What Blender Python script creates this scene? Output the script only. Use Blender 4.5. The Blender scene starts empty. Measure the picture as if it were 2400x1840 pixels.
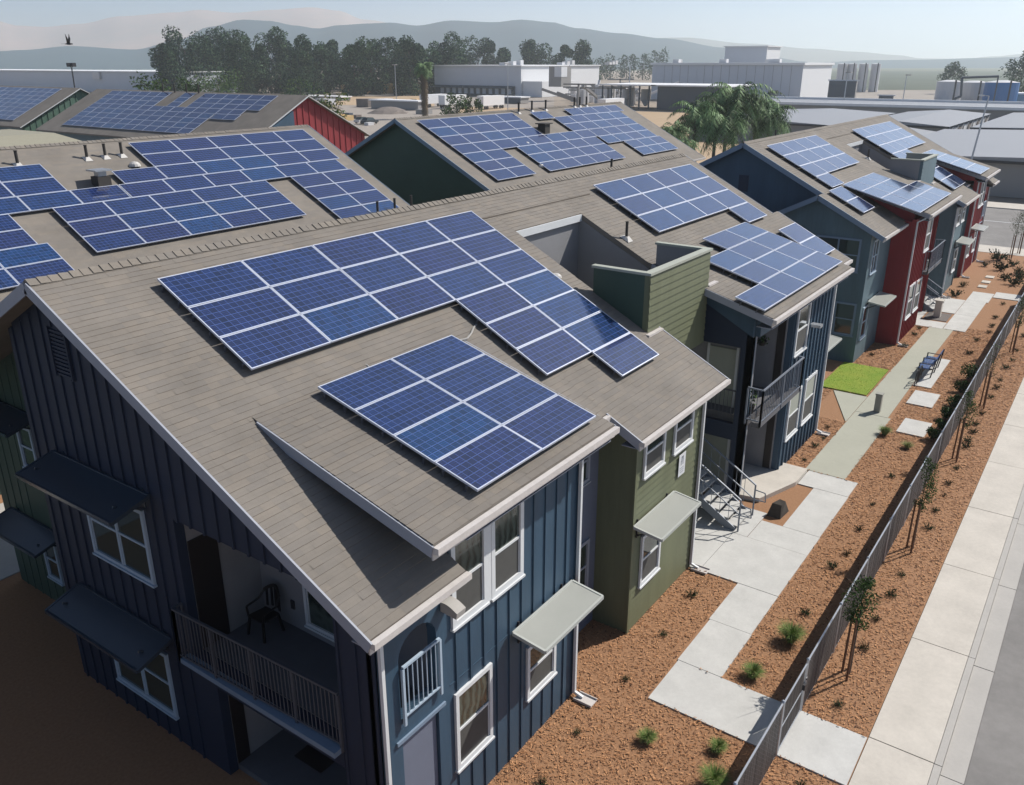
import bpy, math, random
from mathutils import Vector, Matrix
random.seed(7)
R = math.radians
sc = bpy.context.scene
col = sc.collection
# ---------------------------------------------------------------- camera, sky, sun, exposure
CAMLOC = Vector((-7.232, -8.058, 13.643))
MR = ((0.5775741, -0.8163382, -0.000283), (-0.2948114, -0.2082611, -0.9325843), (0.7612453, 0.5387200, -0.360952))
FPX = 2000.0
cam_d = bpy.data.cameras.new('camera'); cam = bpy.data.objects.new('camera', cam_d); col.objects.link(cam)
cam.matrix_world = Matrix(((MR[0][0], -MR[1][0], -MR[2][0], CAMLOC.x), (MR[0][1], -MR[1][1], -MR[2][1], CAMLOC.y),
                           (MR[0][2], -MR[1][2], -MR[2][2], CAMLOC.z), (0, 0, 0, 1)))
cam_d.sensor_fit = 'HORIZONTAL'; cam_d.sensor_width = 36.0; cam_d.lens = 36.0 * FPX / 2400.0
cam_d.clip_start = 0.1; cam_d.clip_end = 30000
sc.camera = cam
SUN = Vector((0.95, -0.48, 1.0)).normalized()
SUN_EL = math.asin(SUN.z); SUN_ROT = math.atan2(SUN.x, SUN.y)
world = bpy.data.worlds.new('World'); sc.world = world; world.use_nodes = True
wn = world.node_tree; bgn = wn.nodes['Background']
sky = wn.nodes.new('ShaderNodeTexSky'); sky.sky_type = 'NISHITA'; sky.sun_disc = False
sky.sun_elevation = SUN_EL; sky.sun_rotation = SUN_ROT
sky.air_density = 0.55; sky.dust_density = 0.3; sky.ozone_density = 1.2; sky.altitude = 0
wn.links.new(sky.outputs[0], bgn.inputs[0]); bgn.inputs[1].default_value = 0.10
sun_d = bpy.data.lights.new('sun', 'SUN'); sun_d.energy = 4.8; sun_d.angle = R(0.5); sun_d.color = (1.0, 0.95, 0.88)
sun = bpy.data.objects.new('sun', sun_d); col.objects.link(sun)
sun.rotation_euler = SUN.to_track_quat('Z', 'Y').to_euler(); sun.location = (20, -20, 60)
sc.view_settings.view_transform = 'Standard'; sc.view_settings.look = 'None'
sc.view_settings.exposure = 0.18; sc.view_settings.gamma = 1.0; sc.view_settings.use_curve_mapping = False
sc.render.engine = 'CYCLES'
sc.cycles.max_bounces = 5; sc.cycles.diffuse_bounces = 1; sc.cycles.volume_bounces = 2; sc.cycles.transparent_max_bounces = 8
sc.cycles.volume_step_rate = 4.0; sc.cycles.use_denoising = True
sc.cycles.sample_clamp_indirect = 6.0

def ray(u, v):
    a, b = (u - 1200) / FPX, (v - 920) / FPX
    return Vector((MR[0][0]*a + MR[1][0]*b + MR[2][0], MR[0][1]*a + MR[1][1]*b + MR[2][1], MR[0][2]*a + MR[1][2]*b + MR[2][2]))
FWD = Vector((MR[2][0], MR[2][1], 0)).normalized()
def onz(u, v, z=0.0):            # surveyed point on a level plane
    d = ray(u, v); return CAMLOC + d * ((z - CAMLOC.z) / d.z)
def far(u, v, dist):             # surveyed point at a ground distance along the view axis
    d = ray(u, v); return CAMLOC + d * (dist / (d.x*FWD.x + d.y*FWD.y))

# ---------------------------------------------------------------- materials
MATS = {}
def mat(name, c, rough=0.8, metal=0.0, var=0.0, vscale=3.0, streak=False, bump=0.0, bscale=40.0, spec=0.5, coat=0.0, c2=None, alpha=1.0):
    if name in MATS: return MATS[name]
    m = bpy.data.materials.new(name); m.use_nodes = True; nt = m.node_tree; b = nt.nodes['Principled BSDF']
    b.inputs['Base Color'].default_value = (*c, 1); b.inputs['Roughness'].default_value = rough
    b.inputs['Metallic'].default_value = metal; b.inputs['Specular IOR Level'].default_value = spec
    b.inputs['Coat Weight'].default_value = coat; b.inputs['Alpha'].default_value = alpha
    geo = None
    if var or c2 or bump: geo = nt.nodes.new('ShaderNodeNewGeometry')
    if var or c2:
        n = nt.nodes.new('ShaderNodeTexNoise'); n.inputs['Scale'].default_value = vscale; n.inputs['Detail'].default_value = 6
        src = geo.outputs['Position']
        if streak:
            mp = nt.nodes.new('ShaderNodeMapping'); mp.inputs['Scale'].default_value = (1, 1, 0.12); nt.links.new(src, mp.inputs['Vector']); src = mp.outputs[0]
        nt.links.new(src, n.inputs['Vector'])
        r = nt.nodes.new('ShaderNodeValToRGB'); r.color_ramp.elements[0].position = 0.3; r.color_ramp.elements[1].position = 0.7
        d = c2 if c2 else tuple(min(1, x*(1+var)) for x in c)
        e = c if c2 else tuple(x*(1-var) for x in c)
        r.color_ramp.elements[0].color = (*e, 1); r.color_ramp.elements[1].color = (*d, 1)
        n_b = nt.nodes.new('ShaderNodeTexNoise'); n_b.inputs['Scale'].default_value = vscale*7.3; n_b.inputs['Detail'].default_value = 8; n_b.inputs['Roughness'].default_value = 0.7
        nt.links.new(src, n_b.inputs['Vector'])
        ma = nt.nodes.new('ShaderNodeMath'); ma.operation = 'MULTIPLY_ADD'; ma.inputs[1].default_value = 0.45; nt.links.new(n_b.outputs['Fac'], ma.inputs[0])
        mb_ = nt.nodes.new('ShaderNodeMath'); mb_.operation = 'MULTIPLY'; mb_.inputs[1].default_value = 0.55; nt.links.new(n.outputs['Fac'], mb_.inputs[0]); nt.links.new(mb_.outputs[0], ma.inputs[2])
        nt.links.new(ma.outputs[0], r.inputs[0]); nt.links.new(r.outputs[0], b.inputs['Base Color'])
    if bump:
        n = nt.nodes.new('ShaderNodeTexNoise'); n.inputs['Scale'].default_value = bscale; n.inputs['Detail'].default_value = 5
        nt.links.new(geo.outputs['Position'], n.inputs['Vector'])
        bp = nt.nodes.new('ShaderNodeBump'); bp.inputs['Strength'].default_value = bump; bp.inputs['Distance'].default_value = 0.02
        nt.links.new(n.outputs['Fac'], bp.inputs['Height']); nt.links.new(bp.outputs[0], b.inputs['Normal'])
    MATS[name] = m; return m

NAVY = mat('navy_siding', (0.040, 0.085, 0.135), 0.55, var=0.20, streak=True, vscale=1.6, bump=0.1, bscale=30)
NAVYD = mat('navy_siding_shaded', (0.014, 0.026, 0.056), 0.6, var=0.10, vscale=1.2)  # same navy paint, darkened to put the gable's shade into the colour
OLIVE = mat('olive_siding', (0.150, 0.165, 0.095), 0.6, var=0.20, streak=True, vscale=1.6, bump=0.08, bscale=30)
DGREEN = mat('dark_green_siding', (0.045, 0.085, 0.065), 0.6, var=0.12, vscale=1.0)
GREENB = mat('green_siding', (0.08, 0.15, 0.11), 0.6, var=0.12, vscale=1.0)
SLATE = mat('slate_siding', (0.10, 0.16, 0.19), 0.6, var=0.20, streak=True, vscale=1.6)
RED = mat('barn_red_siding', (0.26, 0.022, 0.028), 0.6, var=0.20, streak=True, vscale=1.5)
GREYW = mat('light_grey_stucco', (0.27, 0.27, 0.28), 0.85, var=0.06, vscale=2.0)
GREYD = mat('grey_blue_panel', (0.16, 0.18, 0.24), 0.8, var=0.06, vscale=2.0)
TAN = mat('pale_sage_siding', (0.40, 0.42, 0.36), 0.7, var=0.06, vscale=2.0)
WHITE = mat('white_trim', (0.72, 0.74, 0.75), 0.5, var=0.03)
TRIM = mat('grey_trim', (0.34, 0.36, 0.41), 0.6, var=0.06, vscale=4)
TRIMB = mat('blue_grey_trim', (0.20, 0.27, 0.36), 0.6, var=0.06, vscale=4)
GUTTER = mat('cream_gutter', (0.62, 0.58, 0.55), 0.45, var=0.12, vscale=6)
DARK = mat('dark_bronze', (0.03, 0.03, 0.035), 0.5)
DOOR = mat('dark_brown_door', (0.018, 0.014, 0.014), 0.5)
STEEL = mat('galvanised_steel', (0.45, 0.48, 0.52), 0.4, metal=0.6, var=0.1, vscale=8)
RAILM = mat('shade_dark_rail_paint', (0.085, 0.09, 0.105), 0.5)  # rail grey darkened to carry balcony shade; plain dark metal elsewhere
RAILW = mat('pale_blue_rail_paint', (0.42, 0.52, 0.62), 0.5)
ALU = mat('anodised_aluminium', (0.60, 0.64, 0.74), 0.45, metal=0.15)
AWN = mat('polycarbonate_sheet', (0.36, 0.37, 0.34), 0.35, var=0.05, vscale=1.5)
AWNF = mat('awning_frame_paint', (0.46, 0.48, 0.45), 0.45)
RAIL2 = mat('sunlit_blue_grey_rail_paint', (0.20, 0.23, 0.28), 0.45)  # lighter copy of the rail paint, with sunlight put into its colour
DECK = mat('deck_coating', (0.13, 0.13, 0.14), 0.8, var=0.08)
CONC = mat('new_concrete', (0.55, 0.545, 0.52), 0.9, var=0.13, vscale=1.5, bump=0.05, bscale=60)
CONCB = mat('warm_concrete', (0.56, 0.52, 0.46), 0.9, var=0.14, vscale=1.2, bump=0.05, bscale=60)
CONCG = mat('greenish_concrete', (0.40, 0.40, 0.33), 0.9, var=0.07, vscale=0.8)
CONCK = mat('grey_kerb_concrete', (0.44, 0.42, 0.39), 0.9, var=0.08, vscale=1.5)
ASPH = mat('asphalt', (0.23, 0.22, 0.21), 0.95, var=0.22, vscale=0.5, bump=0.1, bscale=80)
MULCH = mat('wood_mulch', (0.27, 0.140, 0.070), 0.95, c2=(0.39, 0.210, 0.110), vscale=14, bump=0.5, bscale=75)
CHIPA = mat('mulch_chip_light', (0.54, 0.275, 0.130), 0.9); CHIPB = mat('mulch_chip_mid', (0.36, 0.165, 0.072), 0.9)
CHIPC = mat('mulch_chip_dark', (0.12, 0.052, 0.026), 0.9)
LAWN = mat('lawn_turf', (0.15, 0.27, 0.012), 0.9, c2=(0.27, 0.31, 0.03), vscale=1.1, bump=0.3, bscale=60)
EARTH = mat('dry_earth', (0.27, 0.22, 0.17), 0.95, c2=(0.36, 0.30, 0.24), vscale=0.03)
BLADE = mat('grass_blade_green', (0.15, 0.24, 0.06), 0.7, spec=0.15); BLADEY = mat('grass_blade_straw', (0.30, 0.28, 0.12), 0.8, spec=0.15)
TWIG = mat('dry_twig', (0.075, 0.050, 0.030), 0.9)
LEAFD = mat('dark_leaf', (0.035, 0.065, 0.022), 0.7, spec=0.15); LEAFM = mat('mid_leaf', (0.07, 0.13, 0.03), 0.7, spec=0.15)
EUCA = mat('eucalyptus_leaf_dark', (0.020, 0.050, 0.027), 0.8, spec=0.15); EUCB = mat('eucalyptus_leaf_pale', (0.075, 0.135, 0.065), 0.8, spec=0.15)
PALMG = mat('palm_frond_green', (0.17, 0.28, 0.11), 0.6, spec=0.15); PALMD = mat('palm_frond_dry', (0.17, 0.13, 0.085), 0.9, spec=0.15)
BARK = mat('bark', (0.13, 0.10, 0.075), 0.95, var=0.2, vscale=6)
STAKE = mat('lodge_pole_stake', (0.17, 0.085, 0.045), 0.9, var=0.2, vscale=5)
VENTM = mat('vent_pipe_iron', (0.05, 0.045, 0.04), 0.7)
FLASH = mat('lead_flashing', (0.55, 0.53, 0.50), 0.6)
BENCHB = mat('blue_bench_coating', (0.03, 0.09, 0.26), 0.5)
BOLL = mat('grey_bollard', (0.33, 0.33, 0.29), 0.7)
PRIV = mat('fence_slat_vinyl', (0.045, 0.040, 0.040), 0.7); PRIVB = mat('fence_slat_vinyl_faded', (0.075, 0.066, 0.064), 0.7)
SCREEN = mat('insect_screen', (0.085, 0.085, 0.08), 0.7, var=0.15, vscale=4)
PLANTB = mat('black_plastic', (0.012, 0.012, 0.013), 0.45)
CABLE = mat('grey_conduit', (0.36, 0.35, 0.33), 0.6)

def glass_mat():
    m = bpy.data.materials.new('window_glass'); m.use_nodes = True; b = m.node_tree.nodes['Principled BSDF']
    b.inputs['Base Color'].default_value = (0.035, 0.050, 0.045, 1); b.inputs['Roughness'].default_value = 0.04
    b.inputs['Specular IOR Level'].default_value = 0.9; return m
GLASS = glass_mat()
def curtain_mat():
    m = bpy.data.materials.new('curtain_behind_glass'); m.use_nodes = True; nt = m.node_tree; b = nt.nodes['Principled BSDF']
    g = nt.nodes.new('ShaderNodeNewGeometry'); w = nt.nodes.new('ShaderNodeTexWave'); w.inputs['Scale'].default_value = 1.7
    w.inputs['Distortion'].default_value = 9; w.inputs['Detail'].default_value = 2
    nt.links.new(g.outputs['Position'], w.inputs['Vector'])
    r = nt.nodes.new('ShaderNodeValToRGB'); r.color_ramp.elements[0].color = (0.03, 0.042, 0.036, 1); r.color_ramp.elements[1].color = (0.085, 0.11, 0.095, 1)
    nt.links.new(w.outputs[0], r.inputs[0]); nt.links.new(r.outputs[0], b.inputs['Base Color'])
    b.inputs['Roughness'].default_value = 0.12; b.inputs['Coat Weight'].default_value = 0.6; return m
CURTAIN = curtain_mat()

def shingle_mat(name, ca, cb):
    # colour of each granule patch; the courses and tabs are geometry near, brick texture only tints single tabs
    m = bpy.data.materials.new(name); m.use_nodes = True; nt = m.node_tree; b = nt.nodes['Principled BSDF']
    b.inputs['Roughness'].default_value = 0.9
    g = nt.nodes.new('ShaderNodeNewGeometry'); mp = nt.nodes.new('ShaderNodeMapping'); mp.inputs['Scale'].default_value = (1.0, 1.123, 0)
    nt.links.new(g.outputs['Position'], mp.inputs['Vector'])
    br = nt.nodes.new('ShaderNodeTexBrick'); br.inputs['Scale'].default_value = 1.0
    br.inputs['Color1'].default_value = (*ca, 1); br.inputs['Color2'].default_value = (*cb, 1)
    br.inputs['Mortar'].default_value = (*[x*0.95 for x in ca], 1)
    br.inputs['Mortar Size'].default_value = 0.010; br.inputs['Brick Width'].default_value = 0.42; br.inputs['Row Height'].default_value = 0.143
    br.inputs['Mortar Smooth'].default_value = 0.3; br.offset = 0.37
    nt.links.new(mp.outputs[0], br.inputs['Vector'])
    n = nt.nodes.new('ShaderNodeTexNoise'); n.inputs['Scale'].default_value = 0.7; n.inputs['Detail'].default_value = 7; n.inputs['Roughness'].default_value = 0.65
    nt.links.new(g.outputs['Position'], n.inputs['Vector'])
    mr = nt.nodes.new('ShaderNodeMapRange'); mr.inputs[3].default_value = 0.84; mr.inputs[4].default_value = 1.14; mr.inputs[1].default_value = 0.3; mr.inputs[2].default_value = 0.7
    nt.links.new(n.outputs['Fac'], mr.inputs[0])
    mx = nt.nodes.new('ShaderNodeVectorMath'); mx.operation = 'SCALE'
    nt.links.new(br.outputs['Color'], mx.inputs[0]); nt.links.new(mr.outputs[0], mx.inputs['Scale']); nt.links.new(mx.outputs[0], b.inputs['Base Color'])
    n2 = nt.nodes.new('ShaderNodeTexNoise'); n2.inputs['Scale'].default_value = 70
    nt.links.new(g.outputs['Position'], n2.inputs['Vector'])
    bp = nt.nodes.new('ShaderNodeBump'); bp.inputs['Strength'].default_value = 0.25; bp.inputs['Distance'].default_value = 0.01
    nt.links.new(n2.outputs['Fac'], bp.inputs['Height']); nt.links.new(bp.outputs[0], b.inputs['Normal'])
    return m
SHA = shingle_mat('shingle_taupe', (0.212, 0.190, 0.164), (0.202, 0.181, 0.157))
SHB = shingle_mat('shingle_warm', (0.224, 0.197, 0.166), (0.212, 0.188, 0.160))
SHC = shingle_mat('shingle_grey', (0.202, 0.182, 0.160), (0.192, 0.174, 0.153))
SHE = mat('shingle_butt_edge', (0.165, 0.14, 0.115), 0.95)
SHT = mat('tan_shingle', (0.30, 0.285, 0.22), 0.95, var=0.06, vscale=3)

def cell_mat():
    m = bpy.data.materials.new('polycrystalline_cells'); m.use_nodes = True; nt = m.node_tree; b = nt.nodes['Principled BSDF']
    L = nt.links; N = nt.nodes.new
    tc = N('ShaderNodeTexCoord'); sp = N('ShaderNodeSeparateXYZ'); L.new(tc.outputs['Object'], sp.inputs[0])
    def math_(op, a, bb=None):
        n = N('ShaderNodeMath'); n.operation = op
        for i, x in enumerate((a, bb)):
            if x is None: continue
            if isinstance(x, (int, float)): n.inputs[i].default_value = x
            else: L.new(x, n.inputs[i])
        return n.outputs[0]
    CW, CH = 0.1605, 0.1545
    gx = math_('DIVIDE', sp.outputs[0], CW); gy = math_('DIVIDE', sp.outputs[1], CH)
    fx = math_('FRACT', gx); fy = math_('FRACT', gy)
    ex = math_('ABSOLUTE', math_('SUBTRACT', fx, 0.5)); ey = math_('ABSOLUTE', math_('SUBTRACT', fy, 0.5))
    lx = math_('GREATER_THAN', ex, 0.468); ly = math_('GREATER_THAN', ey, 0.455)
    bus = math_('GREATER_THAN', math_('ABSOLUTE', math_('SUBTRACT', math_('FRACT', math_('MULTIPLY', gy, 3.0)), 0.5)), 0.46)
    line = math_('MAXIMUM', lx, ly)
    oi = N('ShaderNodeObjectInfo')
    cx = N('ShaderNodeCombineXYZ'); L.new(math_('FLOOR', gx), cx.inputs[0]); L.new(math_('FLOOR', gy), cx.inputs[1]); L.new(math_('MULTIPLY', oi.outputs['Random'], 97.0), cx.inputs[2])
    wn_ = N('ShaderNodeTexWhiteNoise'); wn_.noise_dimensions = '3D'; L.new(cx.outputs[0], wn_.inputs['Vector'])
    r1 = N('ShaderNodeValToRGB'); r1.color_ramp.elements[0].color = (0.006, 0.020, 0.085, 1); r1.color_ramp.elements[1].color = (0.004, 0.036, 0.118, 1)
    e = r1.color_ramp.elements.new(0.45); e.color = (0.013, 0.017, 0.072, 1)
    L.new(oi.outputs['Random'], r1.inputs[0])
    vs = N('ShaderNodeVectorMath'); vs.operation = 'SCALE'; L.new(r1.outputs[0], vs.inputs[0])
    L.new(math_('ADD', math_('MULTIPLY', wn_.outputs['Value'], 0.7), 0.65), vs.inputs['Scale'])
    mb = N('ShaderNodeMix'); mb.data_type = 'RGBA'; L.new(math_('MULTIPLY', bus, 0.28), mb.inputs[0]); L.new(vs.outputs[0], mb.inputs[6]); mb.inputs[7].default_value = (0.08, 0.13, 0.34, 1)
    mx = N('ShaderNodeMix'); mx.data_type = 'RGBA'; L.new(math_('MULTIPLY', line, 0.75), mx.inputs[0]); L.new(mb.outputs[2], mx.inputs[6]); mx.inputs[7].default_value = (0.085, 0.14, 0.36, 1)
    L.new(mx.outputs[2], b.inputs['Base Color'])
    b.inputs['Roughness'].default_value = 0.16; b.inputs['Specular IOR Level'].default_value = 0.7; b.inputs['Coat Weight'].default_value = 1.0; b.inputs['Coat Roughness'].default_value = 0.08; b.inputs['Coat IOR'].default_value = 1.75
    return m
CELL = cell_mat()

# ---------------------------------------------------------------- mesh helpers
ID = lambda p: p
class MB:
    def __init__(s, T=ID): s.v = []; s.f = []; s.m = []; s.T = T; s.g = []
    def pts(s, ps):
        i = len(s.v); s.v += [tuple(s.T(p)) for p in ps]; return list(range(i, i+len(ps)))
    def face(s, ps, m=0): s.f.append(s.pts(ps)); s.m.append(m)
    def prism(s, a, b, m=0, mb=None, mt=None):     # loop a to loop b
        s.g.append((len(s.v), len(s.f))); ia = s.pts(a); ib = s.pts(b); n = len(a)
        s.f.append(ia[::-1]); s.m.append(m if mb is None else mb); s.f.append(ib); s.m.append(m if mt is None else mt)
        for k in range(n):
            s.f.append([ia[k], ia[(k+1) % n], ib[(k+1) % n], ib[k]]); s.m.append(m)
        return s
    def box(s, x0, x1, y0, y1, z0, z1, m=0):
        return s.prism([(x0, y0, z0), (x1, y0, z0), (x1, y1, z0), (x0, y1, z0)], [(x0, y0, z1), (x1, y0, z1), (x1, y1, z1), (x0, y1, z1)], m)
    def bar(s, p, q, w=0.04, h=0.04, m=0, up=(0, 0, 1)):
        p = Vector(p); q = Vector(q); d = (q-p).normalized(); u = Vector(up)
        if abs(d.dot(u)) > 0.95: u = Vector((1, 0, 0))
        a = d.cross(u).normalized()*w/2; c = a.cross(d).normalized()*h/2
        return s.prism([p-a-c, p+a-c, p+a+c, p-a+c], [q-a-c, q+a-c, q+a+c, q-a+c], m)
    def tube(s, p, q, r=0.03, r2=None, n=8, m=0):
        p = Vector(p); q = Vector(q); d = (q-p).normalized(); u = Vector((0, 0, 1)) if abs(d.z) < 0.95 else Vector((1, 0, 0))
        a = d.cross(u).normalized(); c = d.cross(a); r2 = r if r2 is None else r2
        L = [a*math.cos(t)+c*math.sin(t) for t in [2*math.pi*k/n for k in range(n)]]
        return s.prism([p+x*r for x in L], [q+x*r2 for x in L], m)
    def path(s, ps, r=0.03, n=8, m=0):
        for a, b in zip(ps[:-1], ps[1:]): s.tube(a, b, r, r, n, m)
        return s
    def mesh(s, name, mats):
        me = bpy.data.meshes.new(name); me.from_pydata(s.v, [], s.f)
        for x in (mats if isinstance(mats, (list, tuple)) else [mats]): me.materials.append(x)
        if len(me.materials) > 1: me.polygons.foreach_set('material_index', s.m)
        me.update(); return me
    def build(s, name, mats, parent=None, **kw): return place(name, s.mesh(name, mats), parent, **kw)
def place(name, me, parent=None, loc=None, rot=None, scale=None, **kw):
    o = bpy.data.objects.new(name, me); col.objects.link(o)
    if loc is not None: o.location = loc
    if rot is not None: o.rotation_euler = rot
    if scale is not None: o.scale = scale
    if parent is not None:
        o.parent = parent
        if loc is None: o.matrix_parent_inverse = INV[parent.name]
    tag(o, **kw); return o
INV = {}
def tag(o, label=None, cat=None, group=None, kind=None):
    if label: o['label'] = label
    if cat: o['category'] = cat
    if group: o['group'] = group
    if kind: o['kind'] = kind
    return o
def thing(name, loc, label, cat, group=None, rot=None):
    o = bpy.data.objects.new(name, None); col.objects.link(o); o.location = loc
    if rot is not None: o.rotation_euler = rot
    o.empty_display_size = 0.3
    INV[o.name] = Matrix.Translation(Vector(loc)).inverted()
    return tag(o, label, cat, group)
def sub(o):   # let an untransformed world-space mesh act as a parent of world-space children
    INV[o.name] = Matrix.Identity(4)
    if o.parent is not None: INV[o.name] = Matrix.Identity(4)
    return o
def kid(name, mb, mats, parent, **kw):    # sub-part of a world-space part (identity basis)
    o = bpy.data.objects.new(name, mb.mesh(name, mats)); col.objects.link(o); o.parent = parent
    if parent.type == 'EMPTY': o.matrix_parent_inverse = INV[parent.name]
    tag(o, **kw); return o
def copy_tree(o, parent=None):
    c = o.copy(); col.objects.link(c); c.parent = parent
    for ch in o.children: copy_tree(ch, c)
    return c

# ---------------------------------------------------------------- ground, paving, road
def slab(mb, x0, x1, y0, y1, z0, z1): mb.box(x0, x1, y0, y1, z0, z1); return mb
g = MB(); g.face([(-4000, -6000, -0.16), (9000, -6000, -0.16), (9000, 9000, -0.16), (-4000, 9000, -0.16)])
ground = g.build('ground', EARTH, kind='structure')
m = MB(); m.box(-8, 66.9, -5.955, 34, -0.12, 0.0); mulch = m.build('mulch_bed', MULCH, kind='structure')
def lift(name, polys, mt, z=0.035, base=-0.05, parent=None, piece=None, label=None, gap=0.012):
    """paving: one structure object with each slab as its own child piece"""
    root = None
    for i, P in enumerate(polys):
        c = Vector((sum(p[0] for p in P)/len(P), sum(p[1] for p in P)/len(P)))
        Q = [Vector(p) + (c-Vector(p)).normalized()*gap for p in P]
        dz = random.uniform(-0.004, 0.004)
        b = MB(); b.prism([(q.x, q.y, base) for q in Q], [(q.x, q.y, z+dz) for q in Q])
        if root is None: root = b.build(name, mt, kind='structure')
        else: kid(piece or 'slab', b, mt, root)
    return root
def rc(x0, x1, y0, y1): return [(x0, y0), (x1, y0), (x1, y1), (x0, y1)]
lift('front_path', [rc(7.42, 9.05, -4.42, -1.5)] + [rc(7.42, 9.05, -5.95, -4.44), rc(9.05, 11.04, -2.62, -1.48), rc(11.04, 13.06, -2.6, -1.45),
     rc(13.06, 15.6, -2.6, -0.3), rc(13.06, 15.6, -0.3, 2.4), rc(15.6, 16.87, -2.6, -0.75), rc(15.6, 17.4, -0.75, 2.4), rc(16.87, 20.05, -2.58, -1.42),
     rc(20.05, 21.3, -2.57, -0.86), rc(13.06, 17.4, 2.4, 6.0)], CONC)
lift('porch_slab', [[(18.0, -0.25), (19.9, -0.86), (21.15, -0.86), (21.15, 0.04), (20.4, 1.9), (17.6, 1.9)]], CONCB, z=0.16)
lift('far_path', [rc(21.32, 28.0, -2.12, -0.72)] + [[(28.0, -2.0), (35.0, -1.95), (35.0, -0.72), (28.0, -0.72)], rc(35.0, 43.0, -1.93, -0.74), [(26.6, -0.70), (30.0, -0.70), (30.0, 0.75)]], CONCG)
lift('entry_plaza', [rc(43.0, 46.6, -2.52, -1.42), rc(42.9, 44.3, -1.40, 0.9)] + [rc(46.6, 50.4, -2.52, -1.42), rc(46.62, 50.3, -1.40, 0.2), rc(46.6, 50.3, 0.22, 3.0), rc(50.4, 53.0, -2.62, -1.42), rc(52.0, 53.6, -4.4, -2.65), rc(52.0, 53.6, -5.95, -4.42), rc(44.3, 46.6, 0.0, 0.9)], CONC)
lawn = MB(); lawn.box(30.12, 34.15, -0.62, 1.42, -0.05, 0.06); lawn.build('lawn', LAWN, kind='structure')
rnd = random.Random(9); v = []; f = []
for k in range(3500):
    x = rnd.uniform(30.1, 34.17); y = rnd.uniform(-.64, 1.44); a = rnd.uniform(0, 6.28); h = rnd.uniform(.005, .022); c_, s_ = math.cos(a), math.sin(a); i = len(v)
    v += [(x-.012*c_, y-.012*s_, .055), (x+.012*c_, y+.012*s_, .055), (x+rnd.uniform(-.02, .02), y+rnd.uniform(-.02, .02), .06+h)]; f.append((i, i+1, i+2))
me = bpy.data.meshes.new('lawn_blades'); me.from_pydata(v, [], f); me.materials.append(mat('lawn_blade', (0.20, 0.38, 0.03), .8, spec=.2)); place('lawn_blades', me, None, kind='stuff', label='short bright grass blades of the small lawn', cat='grass')
for P, lb in ((rc(26.75, 28.4, -3.62, -2.6), 'square concrete pad nearer the fence, closest to the bollard'), (rc(30.2, 32.05, -3.26, -2.24), 'square concrete pad between the bench and the nearer pad')):
    b = MB(); b.prism([(x, y, -0.03) for x, y in P], [(x, y, 0.05) for x, y in P]); tag(b.build('concrete_pad', CONC), lb, 'paving slab')
b = MB(); b.box(32.7, 37.4, -2.75, -2.0, -0.03, 0.045); tag(b.build('concrete_pad', CONC), 'long concrete pad under the blue bench', 'paving slab')
for k, x in enumerate((54.4, 55.9, 57.6)):
    b = MB(); b.box(x, x+0.7, -1.95, -1.45, -0.02, 0.05); tag(b.build('stepping_stone', CONCB), ['pale stepping stone closest to the white path corner', 'middle stepping stone of the three in the far mulch', 'stepping stone farthest along in the mulch by the red wall'][k], 'stepping stone', 'stepping stones in the mulch')
xs = [-8, -3.5, 0.7, 4.9, 9.10, 13.30, 17.50, 21.7, 25.9, 30.1, 34.3, 38.5, 42.7, 46.9, 51.1, 55.3, 59.5, 63.7, 67.0]
lift('sidewalk', [rc(a, b_, -7.27, -5.965) for a, b_ in zip(xs[:-1], xs[1:])], CONCB, z=0.02, base=-0.15, gap=0.014)
lift('kerb', [rc(a, b_, -7.42, -7.275) for a, b_ in zip(xs[:-1], xs[1:])], CONCK, z=0.015, base=-0.16, gap=0.01)
xg = [x-0.15 for x in xs]
lift('gutter_strip', [rc(a, b_, -7.87, -7.425) for a, b_ in zip(xg[:-1], xg[1:])], CONCK, z=-0.075, base=-0.16, gap=0.012)
m = MB(); m.prism([(-10, -20, -0.15), (70, -20, -0.15), (70, -7.875, -0.15), (-10, -7.875, -0.15)], [(-10, -20, -0.085), (70, -20, -0.085), (70, -7.875, -0.085), (-10, -7.875, -0.085)]); road = m.build('road', ASPH, kind='structure')
m = MB(); m.box(70.3, 91.5, -60, 60, -0.15, -0.06); m.build('cross_road', ASPH, kind='structure')
m = MB(); m.box(66.92, 70.0, -7.2, 60, -0.14, 0.02); m.build('cross_sidewalk', CONCB, kind='structure')
m = MB(); m.box(91.6, 95.5, -60, 60, -0.14, 0.03); m.build('cross_sidewalk', CONCB, kind='structure')
m = MB(); m.box(83.0, 83.15, -60, 60, -0.06, -0.055); m.build('lane_marking', WHITE, kind='structure')
m = MB(); m.box(-10, 66, 15.6, 20.2, 0.0, 0.03); m.build('courtyard_walk', CONCK, kind='structure')

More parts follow.
